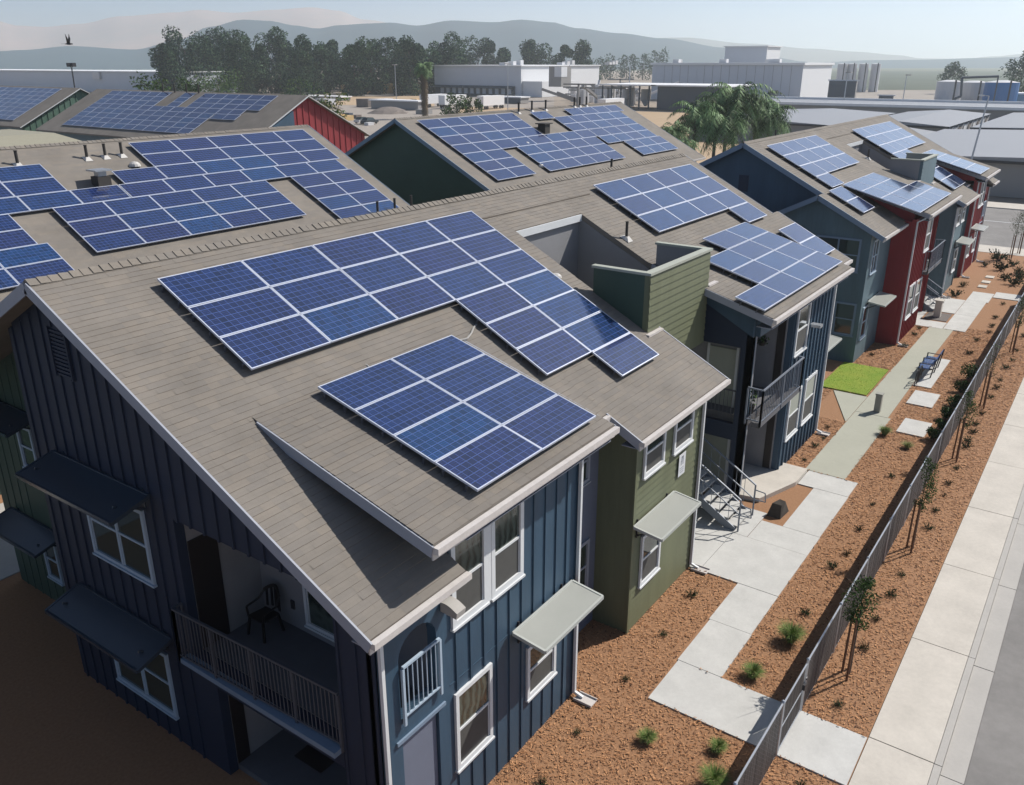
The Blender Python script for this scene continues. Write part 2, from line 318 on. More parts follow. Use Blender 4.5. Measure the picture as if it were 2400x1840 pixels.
# mulch chips on the beds you can see into
INPAVE = [(7.4, 9.07, -6, -1.45), (9, 15.6, -2.65, -1.4), (13, 21.3, -2.65, 2.5), (21.3, 43, -2.15, -0.7), (26.6, 30.1, -0.8, 0.8), (30.1, 34.2, -0.7, 1.5), (26.7, 28.5, -3.65, -2.55), (30.1, 32.1, -3.3, -2.2)]
def chips(name, x0, x1, y0, y1, n, mt, smin=0.010, smax=0.030, z=0.004, seed=1):
    rnd = random.Random(seed); v = []; f = []
    for k in range(n):
        # density falls off with distance along the bed
        x = x0 + (x1-x0)*(rnd.random()**1.6); y = rnd.uniform(y0, y1)
        e = 0.015+0.05*rnd.random()**5
        if any(a+e < x < b_-e and c+e < y < d-e for a, b_, c, d in INPAVE): continue
        L = rnd.uniform(smin, smax)*(1+x/40); w = L*rnd.uniform(0.18, 0.4); t = rnd.uniform(0, 6.28)
        c, s_ = math.cos(t), math.sin(t); h = rnd.uniform(0.002, 0.02) + (0.036 if any(a < x < b_ and c < y < d for a, b_, c, d in INPAVE) else 0); tl = rnd.uniform(-0.5, 0.5)*L; tw = rnd.uniform(-0.5, 0.5)*w; i = len(v)
        for a, b_ in ((-L, -w), (L, -w), (L, w), (-L, w)):
            v.append((x+a*c-b_*s_, y+a*s_+b_*c, z+h+(a/L)*tl*0.4+(b_/w)*tw+0.006))
        f.append((i, i+1, i+2, i+3))
    me = bpy.data.meshes.new(name); me.from_pydata(v, [], f); me.materials.append(mt)
    o = place(name, me, None); tag(o, kind='stuff', label='shredded bark mulch chips covering the beds', cat='mulch'); return o
chips('mulch_chips', 0.4, 44, -5.93, 1.1, 46000, CHIPA, seed=1)
chips('mulch_chips', 0.4, 44, -5.93, 1.1, 40000, CHIPB, seed=2)
chips('mulch_chips', 0.4, 44, -5.93, 1.1, 17000, CHIPC, seed=3)

# ---------------------------------------------------------------- apartment blocks
TP = math.tan(R(27.128)); CP = math.cos(R(27.128)); SP = math.sin(R(27.128))
TS = math.tan(R(15.5)); CS = math.cos(R(15.5)); SS = math.sin(R(15.5))
def zf(y): return 6.0225 + 0.51235*y if y <= 7.7 else 6.0225 + 0.51235*(15.4-y)
def zs(y): return 6.868 + 0.2773*y
class Plan:
    """building coordinates -> world; mirrored blocks run the other way along the street"""
    def __init__(s, mir=False, axis=0, dx=0, dy=0, dz=0): s.mir, s.axis, s.dx, s.dy, s.dz = mir, axis, dx, dy, dz
    def __call__(s, p):
        x = s.axis-p[0] if s.mir else p[0]
        return (x+s.dx, p[1]+s.dy, p[2]+s.dz)
def roofslab(mb, x0, x1, y0, y1, z=zf, t=0.16, m=0):
    mb.prism([(x0, y0, z(y0)-t), (x1, y0, z(y0)-t), (x1, y1, z(y1)-t), (x0, y1, z(y1)-t)], [(x0, y0, z(y0)), (x1, y0, z(y0)), (x1, y1, z(y1)), (x0, y1, z(y1))], m)
def tabs(T, parent, x0, x1, y0, y1, z=zf, nobj=0, seed=0, w=(0.16, 0.46), name='shingle'):
    """courses of asphalt tabs lapped up the slope, lower edges proud"""
    rnd = random.Random(seed); c = CP if z is zf else CS; ex = 0.143*c; n = max(1, int(abs(y1-y0)/ex))
    back = y0 > 7.6
    mbs = MB(T); cnt = 0
    for k in range(n+1):
        ya = y0 + k*ex if not back else y1 - k*ex         # lower edge
        yb = ya + (ex*1.12 if not back else -ex*1.12)
        if (not back and ya > y1-0.02) or (back and ya < y0+0.02): break
        if not back: yb = min(yb, y1)
        x = x0 - rnd.random()*0.2
        while x < x1:
            xe = min(x+rnd.uniform(*w), x1); xa = max(x, x0); x = xe
            if xe-xa < 0.02: continue
            h = 0.011 + rnd.random()*0.007; mi = rnd.choice((0, 0, 1, 2)); L = rnd.uniform(-0.004, 0.004)
            za, zb = z(ya), z(yb)
            tgt = mbs
            if nobj and cnt < nobj: tgt = MB(T)
            tgt.face([(xa, ya+L, za+h), (xe-.002, ya+L, za+h), (xe-.002, yb, zb+0.006), (xa, yb, zb+0.006)], mi)
            tgt.face([(xa+.004, ya+L, za-0.01), (xe-.004, ya+L, za-0.01), (xe-.004, ya+L, za+h), (xa+.004, ya+L, za+h)], 3)
            if tgt is not mbs:
                cnt += 1; kid(name, tgt, [SHA, SHB, SHC, SHE], parent)
    if mbs.f: kid('shingle_courses', mbs, [SHA, SHB, SHC, SHE], parent, kind='stuff')
def ridge_caps(T, parent, x0, x1, y=7.7, step=0.2, zo=0.0, single=True, zz=zf):
    x = x0; mb = MB(T); first = None
    while x < x1:
        b = MB(T) if single else mb; L = min(step*1.25, x1-x); za = zz(y)+0.05+random.uniform(-.006, .006); d = 0.15
        zl = za-0.085+zo
        b.prism([(x, y-d, zl), (x, y, za+0.012), (x, y+d, zl)], [(x+L, y-d, zl-0.02), (x+L, y, za-0.012), (x+L, y+d, zl-0.02)], random.choice((0, 1, 2)))
        if single: kid('ridge_cap', b, [SHA, SHB, SHC], parent)
        x += step
    if not single: kid('ridge_caps', mb, [SHA, SHB, SHC], parent, kind='stuff')
def window(T, parent, W, x0, x1, z0, z1, style='hung', frame=WHITE, tr=0.09, top=GLASS, low=SCREEN, sill=True, nx=1):
    """W(a, out, z) gives the wall frame; trim stands proud, panes sit back inside it"""
    w = MB(T)
    def bx(mb, a0, a1, o0, o1, c0, c1): 
        mb.prism([W(a0, o0, c0), W(a1, o0, c0), W(a1, o1, c0), W(a0, o1, c0)], [W(a0, o0, c1), W(a1, o0, c1), W(a1, o1, c1), W(a0, o1, c1)])
    P = 0.055
    bx(w, x0, x0+tr, 0, P, z0, z1); bx(w, x1-tr, x1, 0, P, z0, z1); bx(w, x0+tr, x1-tr, 0, P, z0, z0+tr); bx(w, x0+tr, x1-tr, 0, P, z1-tr, z1)
    zm = (z0+z1)/2
    n = nx
    wd = (x1-x0-2*tr)/n
    for k in range(1, n): bx(w, x0+tr+wd*k-0.035, x0+tr+wd*k+0.035, 0.003, P-0.008, z0+tr+.002, z1-tr-.002)
    o = kid('window', w, frame, parent)
    for k in range(n):
        a0 = x0+tr+wd*k+(0.037 if k else 0); a1 = x0+tr+wd*(k+1)-(0.037 if k < n-1 else 0)
        s = MB(T); bx(s, a0, a1, 0.004, 0.036, zm-0.025, zm+0.025)
        bx(s, a0, a0+.03, 0.004, 0.03, z0+tr, zm-0.025); bx(s, a1-.03, a1, 0.004, 0.03, z0+tr, zm-0.025)
        kid('sash', s, frame, o)
        g1 = MB(T); bx(g1, a0, a1, 0.003, 0.014, zm+0.025, z1-tr); kid('pane', g1, top, o)
        g2 = MB(T); bx(g2, a0+.03, a1-.03, 0.003, 0.018, z0+tr, zm-0.025); kid('pane', g2, low, o)
    if sill:
        s = MB(T); bx(s, x0-0.02, x1+0.02, 0, 0.085, z0-0.045, z0-0.002); kid('sill', s, frame, o)
    return o
def awning(T, parent, W, x0, x1, z, dep=0.78, inn=0.08, drop=0.10, mt=AWN, fr=None):
    fr = fr or (AWNF if mt is AWN else mt)
    a = MB(T)
    a.prism([W(x0, inn, z), W(x1, inn, z), W(x1, dep, z-drop), W(x0, dep, z-drop)], [W(x0, inn, z+0.015), W(x1, inn, z+0.015), W(x1, dep, z-drop+0.015), W(x0, dep, z-drop+0.015)])
    o = kid('awning', a, mt, parent)
    f = MB(T)
    for p, q in ((W(x0, dep, z-drop-.01), W(x1, dep, z-drop-.01)), (W(x0, inn, z-.01), W(x1, inn, z-.01)), (W(x0, inn, z-.01), W(x0, dep, z-drop-.01)), (W(x1, inn, z-.01), W(x1, dep, z-drop-.01))):
        f.bar(p, q, 0.05, 0.075)
    kid('awning_frame', f, fr, o)
    for xx in (x0+0.3, x1-0.3):
        b = MB(T); b.bar(W(xx, 0.0, z-0.45), W(xx, 0.0, z+0.06), 0.07, 0.03); b.bar(W(xx, 0.01, z-0.40), W(xx, dep*0.72, z-0.09), 0.035, 0.035); b.bar(W(xx, 0.0, z-0.02), W(xx, inn+.02, z-0.02), 0.04, 0.05)
        kid('bracket', b, DARK if mt is AWN else mt, o)
    return o
def battens(T, parent, W, xs_, z0, z1, mt, w=0.055, d=0.028, keep=None):
    for x in xs_:
        a = z0(x) if callable(z0) else z0; c = z1(x) if callable(z1) else z1
        segs = [(a, c)]
        for (u0, u1, v0, v1) in (keep or []):
            if u0-0.02 < x < u1+0.02:
                ns = []
                for s0, s1 in segs:
                    if v0 > s0: ns.append((s0, min(s1, v0)))
                    if v1 < s1: ns.append((max(s0, v1), s1))
                segs = [q for q in ns if q[1]-q[0] > 0.05]
        for s0, s1 in segs:
            b = MB(T); b.prism([W(x-w/2, 0, s0), W(x+w/2, 0, s0), W(x+w/2, d, s0), W(x-w/2, d, s0)], [W(x-w/2, 0, s1), W(x+w/2, 0, s1), W(x+w/2, d, s1), W(x-w/2, d, s1)])
            kid('batten', b, mt, parent)
def laps(T, parent, W, x0, x1, z0, z1, mt, step=0.185):
    z = z0
    while z < z1-0.03:
        t = min(z+step, z1)
        b = MB(T)
        xa = x0(z) if callable(x0) else x0; xb = x1(z) if callable(x1) else x1
        b.prism([W(xa, 0, z), W(xb, 0, z), W(xb, 0.032, z), W(xa, 0.032, z)], [W(xa, 0, t), W(xb, 0, t), W(xb, 0.010, t), W(xa, 0.010, t)])
        kid('siding_board', b, mt, parent); z = t
def railing(T, parent, p, q, z0, z1, n, mt, posts=2, single=True, r=0.011):
    b = MB(T); P = Vector((p[0], p[1], 0)); Q = Vector((q[0], q[1], 0))
    def at(t, z): w = P.lerp(Q, t); return (w.x, w.y, z)
    b.bar(at(0, z1), at(1, z1), 0.05, 0.045); b.bar(at(0, z0+.06), at(1, z0+.06), 0.035, 0.035)
    for k in range(posts): 
        t = k/(posts-1); b.bar(at(t, z0-0.12), at(t, z1-0.02), 0.05, 0.05)
    o = kid('railing', b, mt, parent)
    bb = MB(T)
    for k in range(1, n):
        t = k/n; x = MB(T) if single else bb
        x.tube(at(t, z0+.07), at(t, z1-0.02), r, r, 5)
        if single: kid('baluster', x, mt, o)
    if not single and n > 1: kid('balusters', bb, mt, o, kind='stuff')
    return o
SPLIT = {'fascia', 'gable_wall', 'corner_board', 'dormer_cheek', 'soffit', 'roof_flashing', 'unit_door', 'stair_wall', 'corner_trim', 'closet_door', 'recess_wall', 'bay_wall', 'shaft_wall', 'balcony_floor', 'street_wall', 'side_wall', 'roof', 'landing', 'coping', 'wall', 'floor_band', 'tension_wire'}
def part(name, mb, mt, root, **kw):
    if name in SPLIT and len(mb.g) > 1 and mb.g[0] == (0, 0):
        first = None; g = mb.g+[(len(mb.v), len(mb.f))]
        for (v0, f0), (v1, f1) in zip(g[:-1], g[1:]):
            k = MB(); k.v = mb.v[v0:v1]; k.f = [[i-v0 for i in f] for f in mb.f[f0:f1]]; k.m = mb.m[f0:f1]
            o = k.build(name, mt, root, **kw); first = first or o
        return first
    o = mb.build(name, mt, root, **kw); return o
def vent_pipe(T, root, x, y, h=0.45, z=zf, r=0.045):
    b = MB(T); zz = z(y); b.tube((x, y, zz-0.05), (x, y, zz+h), r, r, 10); b.tube((x, y, zz+h), (x, y, zz+h+0.03), r*1.2, r*1.2, 10)
    o = part('vent_pipe', b, VENTM, root)
    f = MB(T); d = 0.16; f.prism([(x-d, y-d, z(y-d)+.03), (x+d, y-d, z(y-d)+.03), (x+d, y+d, z(y+d)+.03), (x-d, y+d, z(y+d)+.03)], [(x-.07, y-.07, zz+.1), (x+.07, y-.07, zz+.1), (x+.07, y+.07, zz+.12), (x-.07, y+.07, zz+.12)])
    kid('pipe_flashing', f, FLASH, o)
def wallY(y0): return lambda a, o, z: (a, y0-o, z)          # faces the street (-y)
def wallX(x0, s=-1): return lambda a, o, z: (x0+s*o, a, z)   # faces -x (s=-1) in building coordinates

def downspout(T, root, x, y, ztop, W=None):
    b = MB(T); b.box(x-0.035, x+0.035, y-0.11, y-0.04, 0.12, ztop-0.28); b.bar((x, y-0.075, ztop-0.28), (x, y-0.42, ztop-0.06), 0.06, 0.06)
    b.bar((x, y-0.075, 0.14), (x+0.02, y-0.30, 0.06), 0.06, 0.06); part('downspout', b, WHITE, root)
    s = MB(T); s.box(x-0.14, x+0.16, y-0.60, y-0.14, 0.02, 0.045); s.box(x-0.14, x-0.12, y-0.6, y-0.14, 0.045, 0.08); s.box(x+0.14, x+0.16, y-0.6, y-0.14, 0.045, 0.08); part('splash_block', s, GUTTER, root)

def stairs(T, root, x0, x1, y0, rise_top=2.9, nst=15, mt=RAIL2):
    run = 4.7/nst; rs = rise_top/nst
    st = MB(T); st.bar((x0, y0+0.1, 0.02), (x0, y0+4.7, rise_top-.1), 0.05, 0.26); st.bar((x1, y0+0.1, 0.02), (x1, y0+4.7, rise_top-.1), 0.05, 0.26)
    o = part('staircase', st, mt, root)
    for k in range(nst):
        b = MB(T); b.box(x0+.03, x1-.03, y0+k*run, y0+k*run+run+0.02, (k+1)*rs-0.05, (k+1)*rs); kid('tread', b, CONC, o)
    for x in (x0, x1):
        r = MB(T); r.tube((x, y0-.05, 0), (x, y0-.05, 1.12), 0.028, 0.028, 8); sl = rise_top/4.7
        r.bar((x, y0-.05, 1.12), (x, y0+4.7, 1.12+rise_top), 0.05, 0.04); r.bar((x, y0-.05, 0.62), (x, y0+4.7, 0.62+rise_top), 0.03, 0.03)
        # looped hand-hold at the foot
        r.path([(x, y0-.05, 0.95), (x, y0-.38, 0.92), (x, y0-.42, 0.62), (x, y0-.05, 0.6)], 0.018, 6)
        ro = kid('handrail', r, mt, o)
        for k in range(1, 16):
            yy = y0 + k*0.3; bb = MB(T); bb.tube((x, yy, yy*0+(yy-y0)*sl+0.1), (x, yy, (yy-y0)*sl+1.12), 0.009, 0.009, 5); kid('baluster', bb, mt, o)

def apartment(name, label, T, loc, C, near=False, ex_up=27.7, ex_low=28.3, wx_up=27.3, wx_low=27.9, single=False, seed=1, spots=True):
    root = thing(name, T(loc), label, 'apartment building', 'apartment blocks along the path')
    inv = Matrix.Translation(-Vector(T(loc))); INV[root.name] = inv
    front, bay1, seg2, endc, gab = C['front'], C['bay'], C['seg2'], C['end'], C['gable']
    # ---- roof
    rm = MB(T)
    roofslab(rm, -0.05, 2.2, -0.44, 3.6); roofslab(rm, -0.05, 12.85, 3.6, 7.7); roofslab(rm, 12.85, 16.5, 6.05, 7.7); roofslab(rm, 16.5, ex_up, 3.6, 7.7)
    roofslab(rm, 7.07, 8.5, 0.45, 3.6); roofslab(rm, 8.5, 12.85, -0.42, 3.6); roofslab(rm, 12.85, 13.43, -0.42, 1.72)
    roofslab(rm, 24.7, ex_low, 0.45, 3.6); roofslab(rm, -0.05, ex_up, 7.7, 15.6)
    roof = part('roof', rm, SHA, root)
    n1 = 300 if near else 0
    for i, (a, b_, c, d) in enumerate([(-0.05, 2.2, -0.44, 3.6), (-0.05, 12.85, 3.6, 7.68), (12.85, 16.5, 6.05, 7.68), (16.5, ex_up, 3.6, 7.68), (7.07, 8.5, 0.45, 3.6), (8.5, 12.85, -0.42, 3.6), (12.85, 13.43, -0.42, 1.72), (24.7, ex_low, 0.45, 3.6)]):
        tabs(T, roof, a, b_, c, d, nobj=n1 if i == 0 else 0, seed=seed*10+i)
    ridge_caps(T, roof, -0.05, ex_up, single=near)
    # row of raised courses along the lapped seam below the ridge
    s = MB(T); s.bar((12.2, 6.72, zf(6.72)+.03), (18.2, 6.72, zf(6.72)+.03), 0.03, 0.025); kid('ridge_seam', s, SHE, roof)
    # shed dormers, shallower slope
    for (a, b_) in ((1.35, 7.07), (16.5, 24.7)):
        d = MB(T); roofslab(d, a, b_, -0.5, 3.62, z=zs, t=0.15)
        dr = part('dormer_roof', d, SHA, root)
        tabs(T, dr, a, b_, -0.5, 3.6, z=zs, seed=seed*10+8+int(a))
        f = MB(T)
        for x, s_ in ((a, -1), (b_, 1)):
            f.bar((x+s_*0.02, -0.5, zs(-0.5)-0.12), (x+s_*0.02, 3.45, zs(3.45)-0.10), 0.03, 0.21)
        part('fascia', f, TRIM, root)
        gt = MB(T); gt.box(a-0.02, b_+0.02, -0.62, -0.51, zs(-.5)-0.15, zs(-.5)-0.03); gt.box(a-0.02, b_+0.02, -0.51, -0.48, zs(-.5)-0.27, zs(-.5)-0.04); part('gutter', gt, GUTTER, root)
    # rakes and gutters
    f = MB(T)
    for (x, ya, yb) in ((-0.07, -0.46, 7.7), (ex_up+.02, 3.6, 7.7), (ex_low+.02, 0.43, 3.6), (8.48, -0.44, 0.5), (13.45, -0.44, 1.72)):
        f.bar((x, ya, zf(ya)-0.10), (x, yb, zf(yb)-0.10), 0.035, 0.22)
    for x in (-0.07, ex_up+.02): f.bar((x, 7.7, zf(7.7)-0.10), (x, 15.6, zf(15.6)-0.10), 0.035, 0.22)
    part('fascia', f, TRIM if near else TRIMB, root)
    for (a, b_, y) in ((-0.07, 2.22, -0.44), (7.05, 8.48, 0.45), (8.46, 13.45, -0.42), (24.68, ex_low+.03, 0.45)):
        gt = MB(T); gt.box(a, b_, y-0.12, y-0.01, zf(y)-0.12, zf(y)-0.01); gt.box(a, b_, y-0.01, y+0.02, zf(y)-0.24, zf(y)-0.04); part('gutter', gt, GUTTER, root)
    so = MB(T)   # soffits
    for (a, b_, y0, y1, zz) in ((0.0, 2.2, -0.42, 0.0, 5.58), (2.2, 7.0, -0.48, 0.0, 6.40), (8.5, 13.4, -0.4, 0.05, 5.60), (16.6, 24.6, -0.48, 0.0, 6.40)): so.box(a, b_, y0, y1, zz-0.02, zz)
    part('soffit', so, TRIM, root)
    # ---- near gable wall (x = .45) with balcony and patio recesses
    W = MB(T)
    def gp(mb, y0, y1, z0, z1=None, x=0.45, t=0.2):     # wall strip under the roof line
        ys = [y0] + ([7.7] if y0 < 7.7 < y1 else []) + [y1]
        top = [(y, (zf(y)-0.17 if z1 is None else z1)) for y in ys]
        loop = [(y0, z0), (y1, z0)] + top[::-1]
        mb.prism([(x, y, z) for y, z in loop], [(x+t, y, z) for y, z in loop])
    gp(W, 5.05, 9.75, 0); gp(W, 0.0, 0.9, 0); 
    W2 = MB(T); gp(W2, 0.9, 5.05, 5.78, None)
    W3 = MB(T); W3.box(0.43, 0.65, 0.9, 5.05, 2.25, 2.74); gp(W3, 4.45, 5.05, 0, 2.25)
    gp(W, 9.75, 15.2, 0, None, x=1.6)
    W.box(0.45, 1.8, 9.75, 9.95, 0, 8.6)
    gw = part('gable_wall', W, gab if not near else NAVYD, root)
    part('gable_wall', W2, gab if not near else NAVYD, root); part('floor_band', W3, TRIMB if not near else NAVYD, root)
    if near:
        WX = wallX(0.45)
        rec = [(0.9, 5.05, 0, 5.78), (5.95, 8.25, 3.85, 6.1), (5.95, 8.3, 0.55, 2.8), (7.6, 8.25, 7.95, 8.95)]
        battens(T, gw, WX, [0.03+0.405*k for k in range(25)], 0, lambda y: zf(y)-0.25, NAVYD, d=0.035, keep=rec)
        battens(T, gw, wallX(1.6), [9.95+0.405*k for k in range(13)], 0, lambda y: zf(y)-0.25, DGREEN, d=0.03, keep=[(12.4, 13.4, 0.7, 5.6)])
        gm = MB(T); gp(gm, 9.97, 15.18, 0.01, None, x=1.585, t=0.01); part('gable_wall', gm, DGREEN, root)
        v = MB(T)
        for k in range(12): v.box(0.415, 0.44, 7.64, 8.2, 7.98+k*0.08, 8.02+k*0.08)
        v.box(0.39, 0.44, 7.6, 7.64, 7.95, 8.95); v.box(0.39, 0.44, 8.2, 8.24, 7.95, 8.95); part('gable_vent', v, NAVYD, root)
        window(T, root, WX, 6.0, 8.15, 4.0, 5.66, frame=RAILW, nx=2, top=GLASS, low=GLASS, tr=0.08)
        window(T, root, WX, 6.05, 8.25, 0.68, 2.3, frame=RAILW, nx=2, top=GLASS, low=GLASS, tr=0.08)
        DAWN = mat('tinted_polycarbonate', (0.045, 0.06, 0.08), 0.2)
        awning(T, root, WX, 5.62, 9.0, 6.12, dep=0.86, inn=0.06, drop=0.22, mt=DAWN)
        awning(T, root, WX, 5.70, 9.1, 2.86, dep=0.86, inn=0.06, drop=0.26, mt=DAWN)
        window(T, root, wallX(1.585), 12.55, 13.3, 4.1, 5.3, frame=RAILW, top=GLASS, low=GLASS, tr=0.08)
        window(T, root, wallX(1.585), 12.6, 13.32, 0.85, 2.05, frame=RAILW, top=GLASS, low=GLASS, tr=0.08)
        awning(T, root, wallX(1.585), 12.0, 14.2, 5.75, dep=0.8, inn=0.06, drop=0.2, mt=DAWN)
        awning(T, root, wallX(1.585), 12.0, 14.6, 2.5, dep=0.8, inn=0.06, drop=0.2, mt=DAWN)
    # recess rooms
    r = MB(T); r.box(0.66, 2.2, 0.2, 5.05, 2.55, 2.75); r.box(0.66, 2.4, 0.2, 5.05, 0.0, 0.15); part('balcony_floor', r, DECK, root)
    r = MB(T); r.box(2.2, 2.4, 0.1, 5.15, 0, 5.9); r.box(0.66, 2.2, 5.05, 5.2, 2.75, 5.9); r.box(0.66, 2.2, 4.45, 4.6, 0.15, 2.55); r.box(0.66, 2.2, 0.2, 5.05, 5.8, 5.85); part('recess_wall', r, GREYW, root)
    if near:
        dr = MB(T); dr.box(0.66, 1.28, 5.02, 5.049, 2.76, 5.2); dr.box(0.66, 0.95, 4.42, 4.449, 0.16, 2.2); part('closet_door', dr, DOOR, root)
        window(T, root, wallX(2.2), 1.6, 3.7, 3.0, 5.0, frame=WHITE, nx=2, top=CURTAIN, low=CURTAIN, tr=0.08)
        d2 = MB(T); d2.box(2.15, 2.19, 2.2, 3.1, 0.16, 2.2); part('patio_door', d2, TRIM, root)
        ol = MB(T); ol.box(2.17, 2.199, 4.05, 4.15, 3.2, 3.4); part('porch_light', ol, DARK, root)
        railing(T, root, (0.24, 5.22), (0.40, 0.90), 2.75, 3.87, 44, RAILM, posts=5, single=True)
        railing(T, root, (0.24, 5.22), (0.45, 5.22), 2.75, 3.87, 2, RAILM, posts=2, single=False)
        e = MB(T); e.box(0.22, 0.43, 0.9, 5.2, 2.62, 2.73); part('balcony_edge', e, TRIMB, root)
    # ---- street wall y=0, x .45..6.6
    WY = wallY(0.0)
    w = MB(T)
    w.box(0.45, 0.95, 0, 0.2, 0, 5.6); w.box(1.90, 2.2, 0, 0.2, 0, 5.75); w.box(0.95, 1.90, 0, 0.2, 2.95, 3.38)
    arch = [(0.95, 4.55)] + [(1.425-0.475*math.cos(t), 4.55+0.42*math.sin(t)) for t in [math.pi*k/10 for k in range(1, 10)]] + [(1.90, 4.55), (1.90, 5.7), (0.95, 5.62)]
    w.prism([(x, 0, z) for x, z in arch], [(x, 0.2, z) for x, z in arch])
    w.box(2.2, 6.6, 0, 0.2, 0, 6.45)
    sw = part('street_wall', w, front, root)
    ck = MB(T)
    for x in (2.2, 6.42): ck.prism([(x, 0.2, 5.9), (x, 3.6, 7.7), (x, 0.2, zs(.2)-.15)], [(x+0.18, 0.2, 5.9), (x+0.18, 3.6, 7.7), (x+0.18, 0.2, zs(.2)-.15)])
    for x in (17.0, 24.5): ck.prism([(x, 0.2, 5.9), (x, 3.6, 7.7), (x, 0.2, zs(.2)-.15)], [(x+0.18, 0.2, 5.9), (x+0.18, 3.6, 7.7), (x+0.18, 0.2, zs(.2)-.15)])
    part('dormer_cheek', ck, front, root)
    op = [(2.3, 4.47, 4.35, 6.3), (2.3, 3.43, 1.12, 2.98), (4.62, 5.76, 1.12, 2.55), (0.84, 2.05, 0, 3.0), (0.9, 1.95, 3.3, 5.1)]
    battens(T, sw, WY, [0.50] + [2.42+0.411*k for k in range(11)], 0.05, lambda x: 5.6 if x < 2.2 else 6.35, front, keep=op)
    bj = MB(T); bj.box(2.22, 6.58, -0.012, -0.002, 3.22, 3.235); kid('panel_joint', bj, front, sw)
    CW_ = CURTAIN if near else GLASS
    if near:
        tb = MB(T); tb.box(2.26, 4.49, -0.058, -0.001, 6.14, 6.36); part('head_trim', tb, WHITE, root)
    window(T, root, WY, 2.30, 3.32, 4.40, 6.13, top=CW_, tr=0.11); window(T, root, WY, 3.44, 4.47, 4.38, 6.13, top=CW_, tr=0.11)
    mu = MB(T); mu.box(3.322, 3.438, -0.05, -0.001, 4.38, 6.13); part('mullion_trim', mu, WHITE, root)
    window(T, root, WY, 2.32, 3.43, 1.18, 2.95, top=CW_); window(T, root, WY, 4.64, 5.74, 1.20, 2.5)
    awning(T, root, WY, 4.05, 6.25, 3.27, dep=0.85, inn=0.10)
    railing(T, root, (0.98, -0.06), (1.92, -0.06), 3.40, 4.45, 8, RAILW, posts=2, single=near)
    dh = MB(T); dh.box(0.80, 2.06, -0.04, -0.002, 2.93, 3.0); part('door_head', dh, TRIMB, root)
    dp = MB(T); dp.box(0.97, 1.88, 0.06, 0.12, 0, 2.92); part('patio_screen', dp, GREYD, root)
    if near:
        lp = MB(T); n = 8
        prof = [(-0.20+0.20*math.cos(math.pi*k/n)*1.0, 0.13*math.sin(math.pi*k/n)) for k in range(n+1)]
        lp.prism([(2.02, -0.02-0.36*k/n, 5.02+0.10*math.sin(math.pi*(0.35+0.65*k/n))) for k in range(n+1)] + [(2.02, -0.36, 4.90), (2.02, -0.02, 4.93)],
                 [(2.26, -0.02-0.36*k/n, 5.02+0.10*math.sin(math.pi*(0.35+0.65*k/n))) for k in range(n+1)] + [(2.26, -0.36, 4.90), (2.26, -0.02, 4.93)])
        part('wall_lamp', lp, CONCK, root)
    downspout(T, root, 0.5, 0.0, 5.7); downspout(T, root, 6.52, 0.0, 6.6); downspout(T, root, 13.06, 0.05, 5.75); downspout(T, root, 24.85, 0.05, 6.6)
    # ---- recessed grey bay x 6.6..9.3 at y=1.05
    w = MB(T); w.box(6.6, 9.3, 1.05, 1.25, 0, 6.3); w.box(6.4, 6.6, 0.2, 1.25, 0, 6.4); part('recess_wall', w, GREYD if near else SLATE, root)
    window(T, root, wallY(1.05), 7.85, 8.78, 4.30, 5.45, frame=TRIM, top=GLASS, low=GLASS); window(T, root, wallY(1.05), 7.9, 8.9, 1.15, 2.66, frame=TRIM, top=GLASS, low=GLASS)
    # ---- bay x 9.25..13.1, y .05
    w = MB(T); w.box(9.28, 13.08, 0.06, 0.26, 0, 5.75); w.box(9.28, 9.48, 0.26, 3.0, 0, 5.9); w.box(12.9, 13.08, 0.26, 6.1, 0, 5.9)
    bw = part('bay_wall', w, bay1, root)
    if near: laps(T, bw, wallY(0.06), 9.27, 13.10, 0.03, 5.7, bay1)
    cb = [MB(T).box(9.24, 9.34, 0.01, 0.055, 0, 5.7), MB(T).box(13.04, 13.14, 0.01, 0.055, 0, 5.7)]; [kid('corner_board', c_, bay1, bw) for c_ in cb]
    B = wallY(0.03)
    window(T, root, B, 9.62, 10.74, 4.30, 5.50); window(T, root, B, 11.28, 12.42, 4.30, 5.50); window(T, root, B, 9.76, 10.88, 1.14, 2.60)
    awning(T, root, B, 9.18, 11.42, 3.18, dep=0.82, inn=0.08)
    if near:
        sg = MB(T); sg.box(11.68, 12.08, -0.012, -0.004, 3.47, 4.10); so_ = part('unit_sign', sg, WHITE, root)
        lt = MB(T)
        for (a, b_, c, d) in ((11.83, 11.87, 3.86, 4.02), (11.83, 11.93, 3.98, 4.02), (11.91, 11.95, 3.78, 4.02), (11.80, 11.84, 3.78, 3.9), (11.76, 12.0, 3.68, 3.70), (11.76, 12.0, 3.62, 3.64), (11.78, 11.98, 3.56, 3.58)): lt.box(a, b_, -0.016, -0.0125, c, d)
        kid('sign_marks', lt, TRIM, so_)
    # ---- open stair shaft with its parapet screen
    w = MB(T)
    zt = 8.45
    sc_ = MB(T); sc_.box(12.75, 16.7, 1.66, 1.80, 5.6, zt); so_ = part('stair_screen', sc_, bay1, root)
    laps(T, so_, wallY(1.655), 12.76, 16.69, 5.6, zt-0.07, bay1, step=0.2)
    s2 = MB(T); s2.prism([(12.75, 1.80, 6.7), (12.75, 3.35, 7.5), (12.75, 3.35, zt-.02), (12.75, 1.80, zt-.02)], [(12.87, 1.80, 6.7), (12.87, 3.35, 7.5), (12.87, 3.35, zt-.02), (12.87, 1.80, zt-.02)])
    part('screen_side', s2, C.get('screen_side', DGREEN), root)
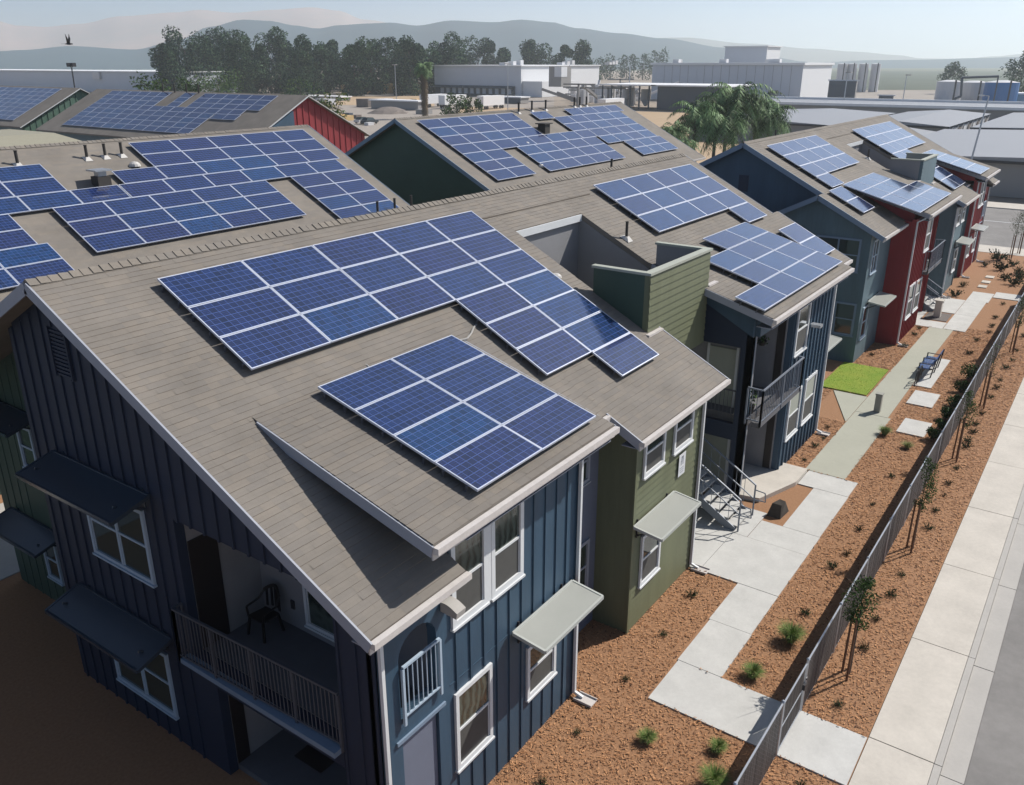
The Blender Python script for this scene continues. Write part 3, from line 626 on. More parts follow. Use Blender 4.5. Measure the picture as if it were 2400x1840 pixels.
    s3 = MB(T); s3.prism([(16.58, 1.80, 6.7), (16.58, 3.35, 7.5), (16.58, 3.35, zt-.02), (16.58, 1.80, zt-.02)], [(16.7, 1.80, 6.7), (16.7, 3.35, 7.5), (16.7, 3.35, zt-.02), (16.7, 1.80, zt-.02)])
    part('screen_side', s3, GREYW, root)
    cp = MB(T); cp.box(12.70, 16.75, 1.60, 1.84, zt-.02, zt+0.05); cp.box(12.70, 12.90, 1.84, 3.40, zt-.02, zt+0.05); cp.box(16.55, 16.75, 1.84, 3.40, zt-.02, zt+0.05); part('coping', cp, TAN, root)
    fl = MB(T); fl.box(12.6, 13.45, 1.50, 1.64, zf(1.5)+.0, zf(1.5)+0.07); fl.box(16.72, 17.4, 1.60, 1.74, zs(1.6)-.02, zs(1.6)+0.06); part('roof_flashing', fl, GUTTER, root)
    sh = MB(T)
    sh.prism([(16.5, 1.8, 5.7), (16.5, 6.1, 5.7), (16.5, 6.1, zf(6.1)-.17), (16.5, 1.8, zf(1.8)-.17)], [(16.6, 1.8, 5.7), (16.6, 6.1, 5.7), (16.6, 6.1, zf(6.1)-.17), (16.6, 1.8, zf(1.8)-.17)])
    sh.prism([(12.75, 1.8, 5.7), (12.75, 6.1, 5.7), (12.75, 6.1, zf(6.1)-.17), (12.75, 1.8, zf(1.8)-.17)], [(12.85, 1.8, 5.7), (12.85, 6.1, 5.7), (12.85, 6.1, zf(6.1)-.17), (12.85, 1.8, zf(1.8)-.17)])
    sh.box(12.75, 17.6, 6.1, 6.25, 0, zf(6.1)-.17)
    part('shaft_wall', sh, GREYW, root)
    ft = MB(T); ft.box(12.85, 16.5, 5.99, 6.04, zf(6.04)-0.22, zf(6.04)-0.01); part('shaft_trim', ft, WHITE, root)
    lv = MB(T)
    for k in range(5): lv.box(16.46, 16.495, 4.55, 4.72, 6.3+k*0.24, 6.48+k*0.24)
    part('shaft_louvre', lv, TRIM, root)
    sf = MB(T); sf.box(16.6, 17.4, 1.9, 6.1, 5.6, 5.7); part('soffit', sf, GREYD, root)
    lo = MB(T)
    lo.prism([(17.2, .25, 0), (17.2, .62, 0), (17.2, .62, zs(.62)-.15), (17.2, .25, zs(.25)-.15)], [(17.4, .25, 0), (17.4, .62, 0), (17.4, .62, zs(.62)-.15), (17.4, .25, zs(.25)-.15)])
    lo.prism([(17.2, .62, 5.45), (17.2, 3.3, 5.45), (17.2, 3.3, zs(3.3)-.15), (17.2, .62, zs(.62)-.15)], [(17.4, .62, 5.45), (17.4, 3.3, 5.45), (17.4, 3.3, zs(3.3)-.15), (17.4, .62, zs(.62)-.15)])
    lo.box(17.2, 17.4, .62, 3.3, 2.35, 2.9); lo.box(17.2, 17.4, 3.3, 6.1, 0, 5.6)
    part('stair_wall', lo, NAVYD if near else seg2, root)  # near block takes the dark navy copy, painting in this side's shade
    lb = MB(T); lb.box(18.0, 18.15, 0.45, 6.1, 0, 6.3); part('shaft_wall', lb, GREYW, root)
    fl = MB(T); fl.box(17.4, 18.0, 0.45, 6.1, 2.75, 2.9); part('landing', fl, DECK, root)
    for (a, b_) in ((0.1, 2.25), (2.95, 5.1)):
        dd = MB(T); dd.box(17.95, 17.998, 1.0, 1.9, a, b_); part('unit_door', dd, TAN, root)
        dd = MB(T); dd.box(17.93, 17.949, 0.92, 1.0, a, b_+.08); dd.box(17.93, 17.949, 1.9, 1.98, a, b_+.08); part('corner_trim', dd, WHITE, root)
    railing(T, root, (17.3, 0.64), (17.3, 3.28), 2.9, 3.98, 20, RAILM, posts=2, single=False)
    ld = MB(T); ld.box(13.1, 15.6, 2.7, 6.1, 2.72, 2.9); ld.box(15.6, 17.2, 4.35, 6.1, 2.72, 2.9); part('landing', ld, DECK, root)
    railing(T, root, (13.12, 2.72), (15.6, 2.72), 2.9, 3.98, 22, RAILM, posts=3, single=False)
    stairs(T, root, 15.75, 17.0, -0.34)
    # ---- second dormer segment x 17.2..24.95
    w = MB(T); w.box(20.4, 24.95, 0.02, 0.22, 0, 6.45); w.box(17.2, 17.45, 0.25, 0.45, 0, 6.5); w.box(17.2, 20.4, 0.05, 0.2, 5.9, 6.5)
    sw2 = part('street_wall', w, seg2, root)
    battens(T, sw2, wallY(0.02), [20.5+0.411*k for k in range(11)], 0.05, 6.3, C.get('batten2', seg2), keep=[(20.6, 22.05, 4.28, 6.1), (20.8, 22.2, 1.05, 2.88), (22.5, 24.0, 1.05, 2.95)], d=0.05)
    w = MB(T); w.box(18.15, 20.4, 2.0, 2.2, 0, 6.4); w.box(20.3, 20.4, 0.22, 2.0, 0, 6.2); part('recess_wall', w, GREYW if near else C['seg2'], root)
    dk = MB(T); dk.box(20.28, 20.299, 0.25, 0.5, 3.2, 5.9); dk.box(20.28, 20.299, 0.25, 0.5, 0.2, 2.7); part('corner_trim', dk, DOOR, root)
    fl = MB(T); fl.box(17.4, 20.4, 0.22, 2.0, 2.9, 3.15); fl.box(17.15, 21.05, -0.25, 0.02, 2.98, 3.14); part('balcony_floor', fl, DECK, root)
    railing(T, root, (17.15, -0.25), (21.05, -0.25), 3.14, 4.24, 24, RAIL2, posts=3, single=False); railing(T, root, (17.15, -0.25), (17.2, 0.25), 3.14, 4.24, 3, RAIL2, single=False); railing(T, root, (21.05, -0.25), (21.05, 0.0), 3.14, 4.24, 2, RAIL2, single=False)
    W2_ = wallY(0.02)
    window(T, root, W2_, 20.65, 21.95, 4.33, 6.03, top=CURTAIN); window(T, root, W2_, 20.85, 22.15, 1.12, 2.83, top=TAN if near else GLASS); window(T, root, W2_, 22.6, 23.9, 1.12, 2.9, top=TAN if near else GLASS)
    if near:
        lp = MB(T); lp.box(22.2, 22.5, -0.36, 0.0, 5.0, 5.1); part('wall_lamp', lp, STEEL, root)
    # ---- end bay x 24.95..wx_low at y 1.05 with lower rake
    w = MB(T); w.box(24.95, wx_low, 1.05, 1.25, 0, 6.3)
    part('bay_wall', w, endc, root)
    w = MB(T); w.box(24.9, 25.0, 0.22, 1.05, 0, 6.35); part('side_wall', w, seg2, root)
    awning(T, root, wallY(1.05), 25.6, 27.9, 3.15, dep=0.82) if near else None
    # far gable end
    e = MB(T)
    def gq(mb, y0, y1, x, t=0.2):
        ys = [y0] + ([7.7] if y0 < 7.7 < y1 else []) + [y1]
        lp_ = [(y0, 0), (y1, 0)] + [(y, zf(y)-0.17) for y in ys][::-1]
        mb.prism([(x-t, y, z) for y, z in lp_], [(x, y, z) for y, z in lp_])
    gq(e, 3.6, 15.2, wx_up)
    part('gable_wall', e, gab, root)
    e = MB(T); gq(e, 1.25, 3.6, wx_low)
    if not near:     # little cross gable over the end bay
        e.prism([(wx_low-.2, 3.6, 0), (wx_low-.2, 7.6, 0), (wx_low-.2, 7.6, 5.9), (wx_low-.2, 3.6, zf(3.6)-.17)], [(wx_low, 3.6, 0), (wx_low, 7.6, 0), (wx_low, 7.6, 5.9), (wx_low, 3.6, zf(3.6)-.17)])
        rr = MB(T); z0 = zf(3.6); rr.prism([(ex_low-.05, 3.6, z0-.16), (ex_up-.6, 3.6, z0-.16), (ex_up-.6, 7.8, z0-.16-4.2*TP), (ex_low-.05, 7.8, z0-.16-4.2*TP)], [(ex_low-.05, 3.6, z0), (ex_up-.6, 3.6, z0), (ex_up-.6, 7.8, z0-4.2*TP), (ex_low-.05, 7.8, z0-4.2*TP)])
        part('bay_roof', rr, SHA, root)
        ff = MB(T); ff.bar((ex_low+.02, 3.6, z0-.10), (ex_low+.02, 7.8, z0-.10-4.2*TP), 0.035, 0.22); part('fascia', ff, TRIMB, root)
        X = wallX(wx_low, 1)
        window(T, root, X, 1.45, 3.5, 4.45, 6.0, frame=TRIMB, nx=2, top=GLASS, low=GLASS); window(T, root, X, 1.25, 2.25, 1.35, 2.95, frame=TRIMB, top=GLASS, low=GLASS)
        window(T, root, wallY(1.05), wx_low-1.6, wx_low-0.5, 4.3, 5.9, frame=RAILW, nx=2, top=GLASS, low=GLASS); window(T, root, wallY(1.05), wx_low-1.4, wx_low-0.4, 1.1, 2.7, frame=RAILW, top=GLASS, low=GLASS)
        awning(T, root, wallY(1.05), wx_low-3.2, wx_low-0.9, 2.9, dep=0.85)
        fv = MB(T); fv.box(wx_up, wx_up+.03, 7.4, 7.9, 7.6, 8.4); part('gable_vent', fv, NAVYD, root)
    part('bay_wall', e, endc, root)
    # back wall
    w = MB(T); w.box(1.8, wx_up-.2, 15.0, 15.2, 0, 5.9); part('back_wall', w, gab, root)
    for (x, y, h) in ((16.95, 4.6, 0.55), (22.5, 8.3, 0.5)): vent_pipe(T, root, x, y, h)
    return root

B1 = Plan()
b1 = apartment('apartment_building', 'nearest apartment block with navy board and batten walls and a balcony in its shaded gable', B1, (0.45, 0, 0),
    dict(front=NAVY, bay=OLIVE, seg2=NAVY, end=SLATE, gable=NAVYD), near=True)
B2 = Plan(True, 63.4)
b2 = apartment('apartment_building', 'apartment block beyond the small lawn with slate gable, red walls and whitish panels', B2, (0.45, 0, 0),
    dict(front=RED, bay=SLATE, seg2=RED, end=SLATE, gable=NAVY, screen_side=TAN, batten2=RED), ex_up=28.8, ex_low=29.5, wx_up=28.4, wx_low=29.15, seed=2)

# ---------------------------------------------------------------- solar arrays
PW, PH = 1.96, 0.955
def panel_meshes():
    f = MB(); w = 0.022
    f.box(0, PW, -w, 0, -0.04, 0.004); f.box(0, PW, -PH, -PH+w, -0.04, 0.004); f.box(0, w, -PH+w, -w, -0.04, 0.004); f.box(PW-w, PW, -PH+w, -w, -0.04, 0.004)
    f.face([(w, -PH+w, -0.03), (PW-w, -PH+w, -0.03), (PW-w, -w, -0.03), (w, -w, -0.03)])
    g = MB(); g.box(w, PW-w, -PH+w, -w, -0.012, 0.0)
    r = MB(); r.bar((-0.04, -0.22, -0.06), (PW+.02, -0.22, -0.06), 0.035, 0.035); r.bar((-0.04, -0.74, -0.06), (PW+.02, -0.74, -0.06), 0.035, 0.035)
    r.box(-0.02, 0.015, -0.235, -0.205, -0.18, -0.04); r.box(-0.02, 0.015, -0.755, -0.725, -0.18, -0.04)
    return f.mesh('solar_panel', ALU), g.mesh('cell_sheet', CELL), r.mesh('mounting_rail', RAILM)
PF, PG, PR_ = panel_meshes()
def array(label, origin, rot, blocks, gx=1.98, gy=0.97, group='rooftop solar arrays', rails=True, gy_up=0):
    nl = Vector((0, -math.sin(rot[0]), math.cos(rot[0])))*0.05; origin = tuple(Vector(origin)+nl)
    root = thing('solar_array', origin, label, 'solar panels', group, rot=rot)
    for (c, r, nc, nr) in blocks:
        for j in range(nr):
            for i in range(nc):
                x = (c+i)*gx; y = -(r+j)*gy
                loc = (x, y, random.uniform(-.004, .004)); rr = (random.uniform(-.0015, .0015), random.uniform(-.0015, .0015), 0)
                p = place('solar_panel', PF, root, loc=loc, rot=rr); place('cell_sheet', PG, p, loc=(0, 0, 0))
                if rails: place('mounting_rail', PR_, root, loc=loc)
    return root
PM = R(27.128); PSH = R(15.5); O_MAIN = (6.9, 9.7); SHO = (6.9-3.75*CP, 9.7-3.75*SP)
def main_o(x, s, dy=0, dz=0): return (x, 6.9-s*CP+dy, 9.7-s*SP+dz)
def shed_o(x, s): return (x, SHO[0]-s*CS, SHO[1]-s*SS)
array('large stepped solar array high on the nearest roof, left of the green stair screen', main_o(2.01, 0), (PM, 0, 0), [(0, 0, 5, 3), (3, 3, 2, 3), (4, 6, 1, 1)])
array('solar array two panels wide and four deep on the nearest dormer roof', shed_o(2.80, 0.085), (PSH, 0, 0), [(0, 0, 2, 4)])
array('four-wide solar array with one extra panel at its lower right, above the green stair screen', main_o(18.66, 0.03), (PM, 0, 0), [(0, 0, 4, 3), (3, 3, 1, 1)])
array('stepped solar array on the dormer roof to the right of the green stair screen', shed_o(16.38, 0.1), (PSH, 0, 0), [(2, 0, 2, 1), (1, 1, 3, 2), (0, 3, 4, 1)])
array('pair of stacked solar panels at the right eave of the nearest block', main_o(25.82, 4.75), (PM, 0, 0), [(0, 0, 1, 2)], gx=1.92)
array('solar array four panels wide behind the navy gable of the second block', main_o(35.9, -0.1), (PM, 0, 0), [(0, 0, 4, 3), (0, 3, 1, 1)])
array('pair of solar panels above the small slate gable with the corner window', main_o(35.0, 3.87), (PM, 0, 0), [(0, 0, 1, 2)])
array('wide whitish solar array on the dormer roof over the red wall', shed_o(37.35, 0.1), (PSH, 0, 0), [(0, 0, 3, 1), (0, 1, 3, 1), (0, 2, 4, 2)])
array('glaring white solar array on the ridge behind the second stair screen', main_o(50.7, 0.1), (PM, 0, 0), [(0, 0, 5, 3), (0, 3, 2, 1)])
array('solar strip on the farthest dormer roof of the second block', shed_o(55.6, 0.05), (PSH, 0, 0), [(0, 0, 2, 4)])
array('narrow solar array just right of the second stair screen', main_o(51.3, 4.3), (PM, 0, 0), [(0, 0, 2, 3)])
DYR, DZR = 0, 0
# next row of blocks, north of the first
def row_o(x, y):  # on the plane of the second row's panels
    return (x, y, 10.34+(y-27.71)*TP)
array('long solar array across the roof behind the nearest ridge', row_o(14.5, 27.71), (PM, 0, 0), [(0, 0, 5, 2), (-1, 2, 6, 1), (-1.15, 3, 6, 1), (-6.17, 3, 5, 1), (-6.2, 1, 4, 2), (-2.79, 4, 5, 3), (2.95, 4, 2, 4), (-6.58, 4, 3, 2), (-6.42, 6, 3, 2)], rails=False)
array('rippled solar array on the green gabled roof in the middle', row_o(33.4, 27.71), (PM, 0, 0), [(0, 0, 5, 3), (6.05, 0.1, 1, 1), (7.0, 1, 5, 2), (8.4, 0, 4, 1), (0, 3, 8, 1), (8.03, 3.02, 4, 2), (0, 4, 2, 3), (2.8, 4, 5, 3), (9.2, 5.04, 3, 2)], rails=False)

# ---------------------------------------------------------------- back row blocks
def plain_block(label, x0, x1, gab, yr=28.25, zr=10.42, half=7.9, wall_x=(0.45, 0.45), win=(), detail=True, floor=0.0):
    T = ID
    root = thing('apartment_building', (x0+.5, yr-half+.5, 0), label, 'apartment building', 'apartment blocks of the back row')
    z = lambda y: zr - abs(y-yr)*TP
    r = MB(); 
    for a, b_ in ((yr-half, yr), (yr, yr+half)): roofslab(r, x0, x1, a, b_, z=z)
    ro = part('roof', r, SHA, root)
    if detail:
        tabs(ID, ro, x0, x1, yr-half, yr-.02, z=z, seed=int(x0+50), w=(0.3, 0.9))
        ridge_caps(ID, ro, x0, x1, y=yr, single=False, zz=z)
    f = MB()
    for x in (x0-.03, x1+.03):
        f.bar((x, yr-half, z(yr-half)-.1), (x, yr, z(yr)-.1), 0.035, 0.22); f.bar((x, yr, z(yr)-.1), (x, yr+half, z(yr+half)-.1), 0.035, 0.22)
    part('fascia', f, TRIMB, root)
    w = MB()
    ya, yb = yr-half+.5, yr+half-.5
    for x in (x0+wall_x[0], x1-wall_x[1]-.2):
        lp_ = [(ya, 0), (yb, 0), (yb, z(yb)-.17), (yr, z(yr)-.17), (ya, z(ya)-.17)]
        w.prism([(x, y, q) for y, q in lp_], [(x+.2, y, q) for y, q in lp_])
    gw = part('gable_wall', w, gab, root)
    w = MB(); w.box(x0+.65, x1-.65, ya, ya+.2, 0, z(ya)-.2); part('street_wall', w, gab, root)
    w = MB(); w.box(x0+.65, x1-.65, yb-.2, yb, 0, z(yb)-.2); part('back_wall', w, gab, root)
    for x in (x0, ):
        gt = MB(); gt.box(x0, x1, yr-half-.12, yr-half, z(yr-half)-.12, z(yr-half)); part('gutter', gt, GUTTER, root)
    return root, z
blk, zr_ = plain_block('block with a long tan roof and dark panels directly behind the nearest ridge', -9.0, 25.3, DGREEN, yr=28.3, zr=10.50)
for x in (12.25, 13.05, 13.8, 9.45): vent_pipe(ID, blk, x, 27.15, 0.55, z=zr_, r=0.06)
for x in (22.6, 23.8, 25.0): vent_pipe(ID, blk, x, 20.9, 0.75, z=zr_, r=0.06)
b = MB(); zz = zr_(25.4); b.box(11.4, 11.95, 25.1, 25.6, zz-.3, zz+0.42); vh = part('vent_housing', b, VENTM, blk)
b = MB(); b.box(11.5, 11.85, 25.2, 25.5, zz+.42, zz+.62); b.box(11.3, 12.0, 25.0, 25.7, zz+.62, zz+.68); kid('vent_cap', b, STEEL, vh)
b = MB(); b.box(11.1, 12.2, 24.5, 24.95, zr_(24.7)+.02, zr_(24.7)+.1); kid('flashing', b, FLASH, vh)
def dome(root, x, y, z0, r=0.25, h=0.2, mt=FLASH):
    b = MB(); n = 12; prev = [(x+r*math.cos(t), y+r*math.sin(t), z0) for t in [2*math.pi*k/n for k in range(n)]]
    for j in range(1, 4):
        a = j/3*math.pi/2; cur = [(x+r*math.cos(a)*math.cos(t)*1.0+.0, y+r*math.cos(a)*math.sin(t), z0+h*math.sin(a)) for t in [2*math.pi*k/n for k in range(n)]]
        for k in range(n): b.face([prev[k], prev[(k+1) % n], cur[(k+1) % n], cur[k]])
        prev = cur
    part('dome_vent', b, mt, root)
dome(blk, 13.85, 26.4, zr_(26.4)+.02)
blk2, z2_ = plain_block('dark green gabled block in the middle distance behind the nearest ridge', 32.1, 60.0, DGREEN, yr=28.3, zr=10.50)
for x, y in ((46.2, 28.0), (48.0, 28.0), (52.2, 28.1), (53.0, 28.1), (54.0, 28.1), (44.4, 27.9)): vent_pipe(ID, blk2, x, y, 0.7, z=z2_, r=0.07)
b = MB(); zz = z2_(25.8); b.box(44.0, 44.6, 25.4, 26.0, zz-.2, zz+.45); b.box(43.8, 44.8, 25.3, 26.1, zz+.45, zz+.52); part('vent_housing', b, VENTM, blk2)
dome(blk2, 40.6, 24.6, z2_(24.6), 0.22); dome(blk2, 34.0+5, 22.4, z2_(22.4), 0.2)
X_ = wallX(32.55)
window(ID, blk2, X_, 24.9, 25.9, 3.3, 4.9, frame=RAILW, low=GLASS); window(ID, blk2, X_, 28.6, 29.5, 3.6, 5.0, frame=RAILW, low=GLASS)
plain_block('unseen plain navy block added to shade the near gable', -44.0, -12.5, NAVYD, yr=7.7, zr=10.0, half=8.1, detail=False)  # out of view, added to cut the light reaching the near gable
# second-row extras on the nearest block's roof
for x, y in ((12.1, 4.15),): dome(b1, x, y, zf(y)+.02, 0.16, 0.12)
vent_pipe(ID, b1, 16.95, 3.2, 0.5)
def on_shed(u, v, up=0.03):
    d = ray(u, v); t = (6.868+up+0.2773*CAMLOC.y-CAMLOC.z)/(d.z-0.2773*d.y); return CAMLOC+d*t
for cx, lb in (([(809, 800), (817, 808), (822, 822), (828, 834), (842, 846), (862, 858), (874, 870)], 'flexible grey conduit between the large array and the left side of the dormer panels'), ([(1117, 760), (1110, 768), (1104, 782), (1094, 794), (1078, 797)], 'short bent conduit at the upper right corner of the dormer panels')):
    b = MB(); b.path([tuple(on_shed(u, v)) for u, v in cx], 0.024, 6); tag(b.build('conduit', CABLE), lb, 'cable', 'conduits between the arrays')

# ---------------------------------------------------------------- third row: blocks whose ridges run away from the street
def cross_block(label, xr, zr, y0, y1, gab, half=8.4, blocks=None, alabel=None, x_arr=-0.45):
    root = thing('apartment_building', (xr-half+.5, y0+.4, 0), label, 'apartment building', 'apartment blocks of the third row')
    z = lambda x: zr-abs(x-xr)*TP
    r = MB()
    for a, b_ in ((xr-half, xr), (xr, xr+half)):
        r.prism([(a, y0, z(a)-.16), (b_, y0, z(b_)-.16), (b_, y1, z(b_)-.16), (a, y1, z(a)-.16)], [(a, y0, z(a)), (b_, y0, z(b_)), (b_, y1, z(b_)), (a, y1, z(a))])
    part('roof', r, SHA, root)
    f = MB()
    for s_ in (-1, 1): f.bar((xr, y0-.03, zr-.1), (xr+s_*half, y0-.03, zr-.1-half*TP), 0.22, 0.05)
    part('fascia', f, WHITE, root)
    w = MB(); lp_ = [(xr-half+.5, 0), (xr+half-.5, 0), (xr+half-.5, z(xr+half-.5)-.17), (xr, zr-.17), (xr-half+.5, z(xr-half+.5)-.17)]
    w.prism([(x, y0+.35, q) for x, q in lp_], [(x, y0+.55, q) for x, q in lp_]); gw = part('gable_wall', w, gab, root)
    battens(ID, gw, wallY(y0+.35), [xr-half+.7+0.8*k for k in range(20)], 0.1, lambda x: z(x)-.25, gab, w=0.12, d=0.06)
    w = MB(); w.box(xr-half+.5, xr-half+.7, y0+.55, y1-.5, 0, z(xr-half+.5)-.2); w.box(xr+half-.7, xr+half-.5, y0+.55, y1-.5, 0, z(xr+half-.5)-.2); part('side_wall', w, SLATE, root)
    return root, z
def array_x(label, xo, yo, zo, blocks):
    root = thing('solar_array', (xo, yo, zo), label, 'solar panels', 'rooftop solar arrays')
    root.rotation_mode = 'QUATERNION'; root.rotation_quaternion = (Matrix.Rotation(-math.pi/2, 4, 'Z') @ Matrix.Rotation(PM, 4, 'X')).to_quaternion()
    for (c, r, nc, nr) in blocks:
        for j in range(nr):
            for i in range(nc):
                loc = ((c+i)*1.98, -(r+j)*0.97, random.uniform(-.006, .006)); p = place('solar_panel', PF, root, loc=loc, rot=(0, 0, 0)); place('cell_sheet', PG, p, loc=(0, 0, 0))
    return root
t2, zt2 = cross_block('block with a red gable wall and white verge boards, left of centre', 54.2, 10.6, 60.2, 98, RED)
array_x('dark blue solar array running down the roof beside the red gable', 53.75, 93.8, 10.6-0.45*TP+.12, [(0, 0, 6, 4), (7.2, 0, 1, 3), (9, 0, 6, 3), (6.02, 3, 8, 1), (0, 4, 12, 4), (12.1, 4, 2, 1)])
t1, zt1 = cross_block('block with a sunlit green gable at the far left', 55.3, 10.6, 103.8, 134, GREENB)
array_x('solar array beside the green gable at the far left', 54.8, 131.0, 10.6-0.5*TP+.12, [(0, 0, 12, 4), (2, 4, 10, 4)])
for k in range(4):
    y = 84-2.2*k; b = MB(); b.tube((54.0, y, 10.3), (54.0, y, 11.4), 0.09, 0.09, 8); part('vent_pipe', b, VENTM, t2)
b = MB(); b.prism([(47.3, 60.0, 0), (52.0, 60.0, 0), (52.0, 60.0, 9.2), (50.4, 60.0, 8.4), (47.3, 60.0, 6.85)], [(47.3, 60.4, 0), (52.0, 60.4, 0), (52.0, 60.4, 9.2), (50.4, 60.4, 8.4), (47.3, 60.4, 6.85)]); part('side_wing', b, NAVY, t2)
# tan roof in front of them
hr = thing('house', (18, 52, 0), 'low block with a plain tan roof at the left edge', 'building')
INV[hr.name] = Matrix.Translation(Vector((18, 52, 0))).inverted()
b = MB(); b.prism([(4, 42, 6.0), (30, 42, 6.0), (30, 66, 6.0), (4, 66, 6.0)], [(10, 52, 9.2), (24, 52, 9.2), (24, 58, 9.2), (10, 58, 9.2)]); part('roof', b, SHT, hr)
b = MB(); b.box(4.6, 29.4, 42.6, 65.4, 0, 6.05); part('wall', b, SLATE, hr)

# ---------------------------------------------------------------- fence and gate
def fence_run(root, x0, x1, y=-4.5, h=1.40, slats_near=True):
    n = max(1, round((x1-x0)/2.55)); st = (x1-x0)/n
    for k in range(n+1):
        b = MB(); x = x0+k*st; b.tube((x, y, 0), (x, y, h+.03), 0.03, 0.03, 8); b.tube((x, y, h+.03), (x, y, h+.06), 0.045, 0.02, 8); part('post', b, STEEL, root)
    b = MB(); b.tube((x0, y, h), (x1, y, h), 0.022, 0.022, 6); part('top_rail', b, STEEL, root)
    b = MB(); b.tube((x0, y, 0.05), (x1, y, 0.05), 0.006, 0.006, 4); part('tension_wire', b, STEEL, root)
    a = MB(); c = MB(); x = x0+.05
    while x < x1-.03:     # vinyl slats threaded through the links
        mb = a if random.random() < 0.6 else c
        t = random.uniform(-.01, .01); mb.box(x, x+0.074, y-.006+t*.4, y+.006+t*.4, 0.05, h-0.03+t); x += 0.082
    part('privacy_slats', a, PRIV, root, kind='stuff'); part('privacy_slats', c, PRIVB, root, kind='stuff')
    w = MB(); s_ = 0.115; x = x0
    if x0 < 24:
        xe = min(x1, 24)
        x = x0
        while x < xe:
            for d in (-1, 1):
                xa, xb = (x, x+h) if d > 0 else (x+h, x)
                za, zb = 0.04, h-.02
                p = [xa, za]; q = [xb, zb]
                def clip(px, pz, qx, qz):
                    if px > qx: px, pz, qx, qz = qx, qz, px, pz
                    if qx > xe: t = (xe-px)/(qx-px); qx, qz = xe, pz+(qz-pz)*t
                    if px < x0: t = (x0-px)/(qx-px); px, pz = x0, pz+(qz-pz)*t
                    return px, pz, qx, qz
                px, pz, qx, qz = clip(p[0], p[1], q[0], q[1])
                if qx-px > 0.02:
                    yy = y-0.012
                    dx, dz = qx-px, qz-pz; L = math.hypot(dx, dz); nx, nz = -dz/L*.0022, dx/L*.0022
                    w.face([(px-nx, yy, pz-nz), (qx-nx, yy, qz-nz), (qx+nx, yy, qz+nz), (px+nx, yy, pz+nz)])
            x += s_
        part('chain_link', w, RAILM, root, kind='stuff')
fr = thing('chain_link_fence', (0, -4.5, 0), 'dark slatted chain link fence running along the mulch, right of the path gate', 'fence')
INV[fr.name] = Matrix.Translation(-Vector((0, -4.5, 0)))
fence_run(fr, 9.05, 51.9)
fr2 = thing('chain_link_fence', (2, -4.5, 0), 'short near stretch of dark slatted fence at the bottom edge of the photo', 'fence')
fence_run(fr2, -3.0, 7.42)
fr3 = thing('chain_link_fence', (53.7, -4.5, 0), 'farthest stretch of slatted fence beyond the second path crossing', 'fence')
fence_run(fr3, 53.7, 61.5)
gt = thing('path_gate', (8.2, -4.5, 0), 'slatted chain link gate where the front path crosses the fence', 'gate')
b = MB()
for x in (7.5, 8.97): b.tube((x, -4.5, 0.08), (x, -4.5, 1.36), 0.024, 0.024, 8)
for z in (0.10, 0.7, 1.35): b.tube((7.5, -4.5, z), (8.97, -4.5, z), 0.02, 0.02, 6)
part('gate_frame', b, STEEL, gt)
x = 7.56
while x < 8.92:
    b = MB(); b.box(x, x+.055, -4.506, -4.494, 0.12, 1.33); part('gate_slat', b, PRIV if random.random() < .6 else PRIVB, gt); x += 0.085
b = MB(); b.box(8.86, 8.98, -4.56, -4.44, 0.72, 0.86); b.tube((8.98, -4.52, .95), (9.05, -4.52, .95), .03, .03, 8); part('latch', b, DARK, gt)

# ---------------------------------------------------------------- bollard, bench, chair, pots
t = thing('bollard_light', (28.45, -1.45, 0), 'square grey bollard beside the path near the small lawn', 'bollard')
b = MB(); b.box(28.33, 28.57, -1.59, -1.35, 0, 0.78); part('post', b, BOLL, t)
b = MB(); b.box(28.31, 28.59, -1.61, -1.33, 0.80, 0.86); part('cap', b, BOLL, t)
b = MB(); b.box(28.35, 28.55, -1.57, -1.37, 0.78, 0.80); part('lens', b, WHITE, t)
t = thing('park_bench', (35, -2.2, 0.04), 'blue slatted bench with dark frame standing on the concrete pad by the path', 'bench')
for k in range(5): b = MB(); b.box(34.0, 36.0, -2.36+k*0.1, -2.28+k*0.1, 0.47, 0.50); part('seat_slat', b, BENCHB, t)
for k in range(4): b = MB(); b.box(34.0, 36.0, -2.47-k*.03, -2.45-k*.03, 0.58+k*0.1, 0.66+k*0.1); part('back_slat', b, BENCHB, t)
for x in (34.1, 35.0, 35.9):
    b = MB(); b.bar((x, -1.92, 0.05), (x, -1.92, 0.68), 0.05, 0.05); b.bar((x, -2.45, 0.05), (x, -2.58, 0.98), 0.05, 0.05); b.bar((x, -1.90, 0.47), (x, -2.47, 0.46), 0.04, 0.05); b.bar((x, -1.90, 0.68), (x, -2.5, 0.68), 0.05, 0.03); part('leg_frame', b, DARK, t)
t = thing('bicycle_rack', (33.0, -2.1, 0.04), 'low dark hoop rack at the near end of the blue bench', 'bike rack')
for x in (32.75, 33.15, 33.55):
    b = MB(); ps = [(x-.0+0.28*math.cos(a), -2.1, 0.45+0.28*math.sin(a)) for a in [math.pi*k/8 for k in range(9)]]
    b.path([(ps[0][0], -2.1, 0.04)] + ps + [(ps[-1][0], -2.1, 0.04)], 0.022, 6); part('hoop', b, DARK, t)
t = thing('patio_chair', (1.75, 4.45, 2.75), 'black plastic armchair on the shaded upper balcony', 'chair')
cx, cy, cz = 1.72, 4.45, 2.75
b = MB(); b.prism([(cx-.22, cy-.24, cz+.42), (cx+.22, cy-.20, cz+.40), (cx+.22, cy+.20, cz+.40), (cx-.22, cy+.24, cz+.42)], [(cx-.22, cy-.24, cz+.45), (cx+.22, cy-.20, cz+.43), (cx+.22, cy+.20, cz+.43), (cx-.22, cy+.24, cz+.45)]); part('seat', b, PLANTB, t)
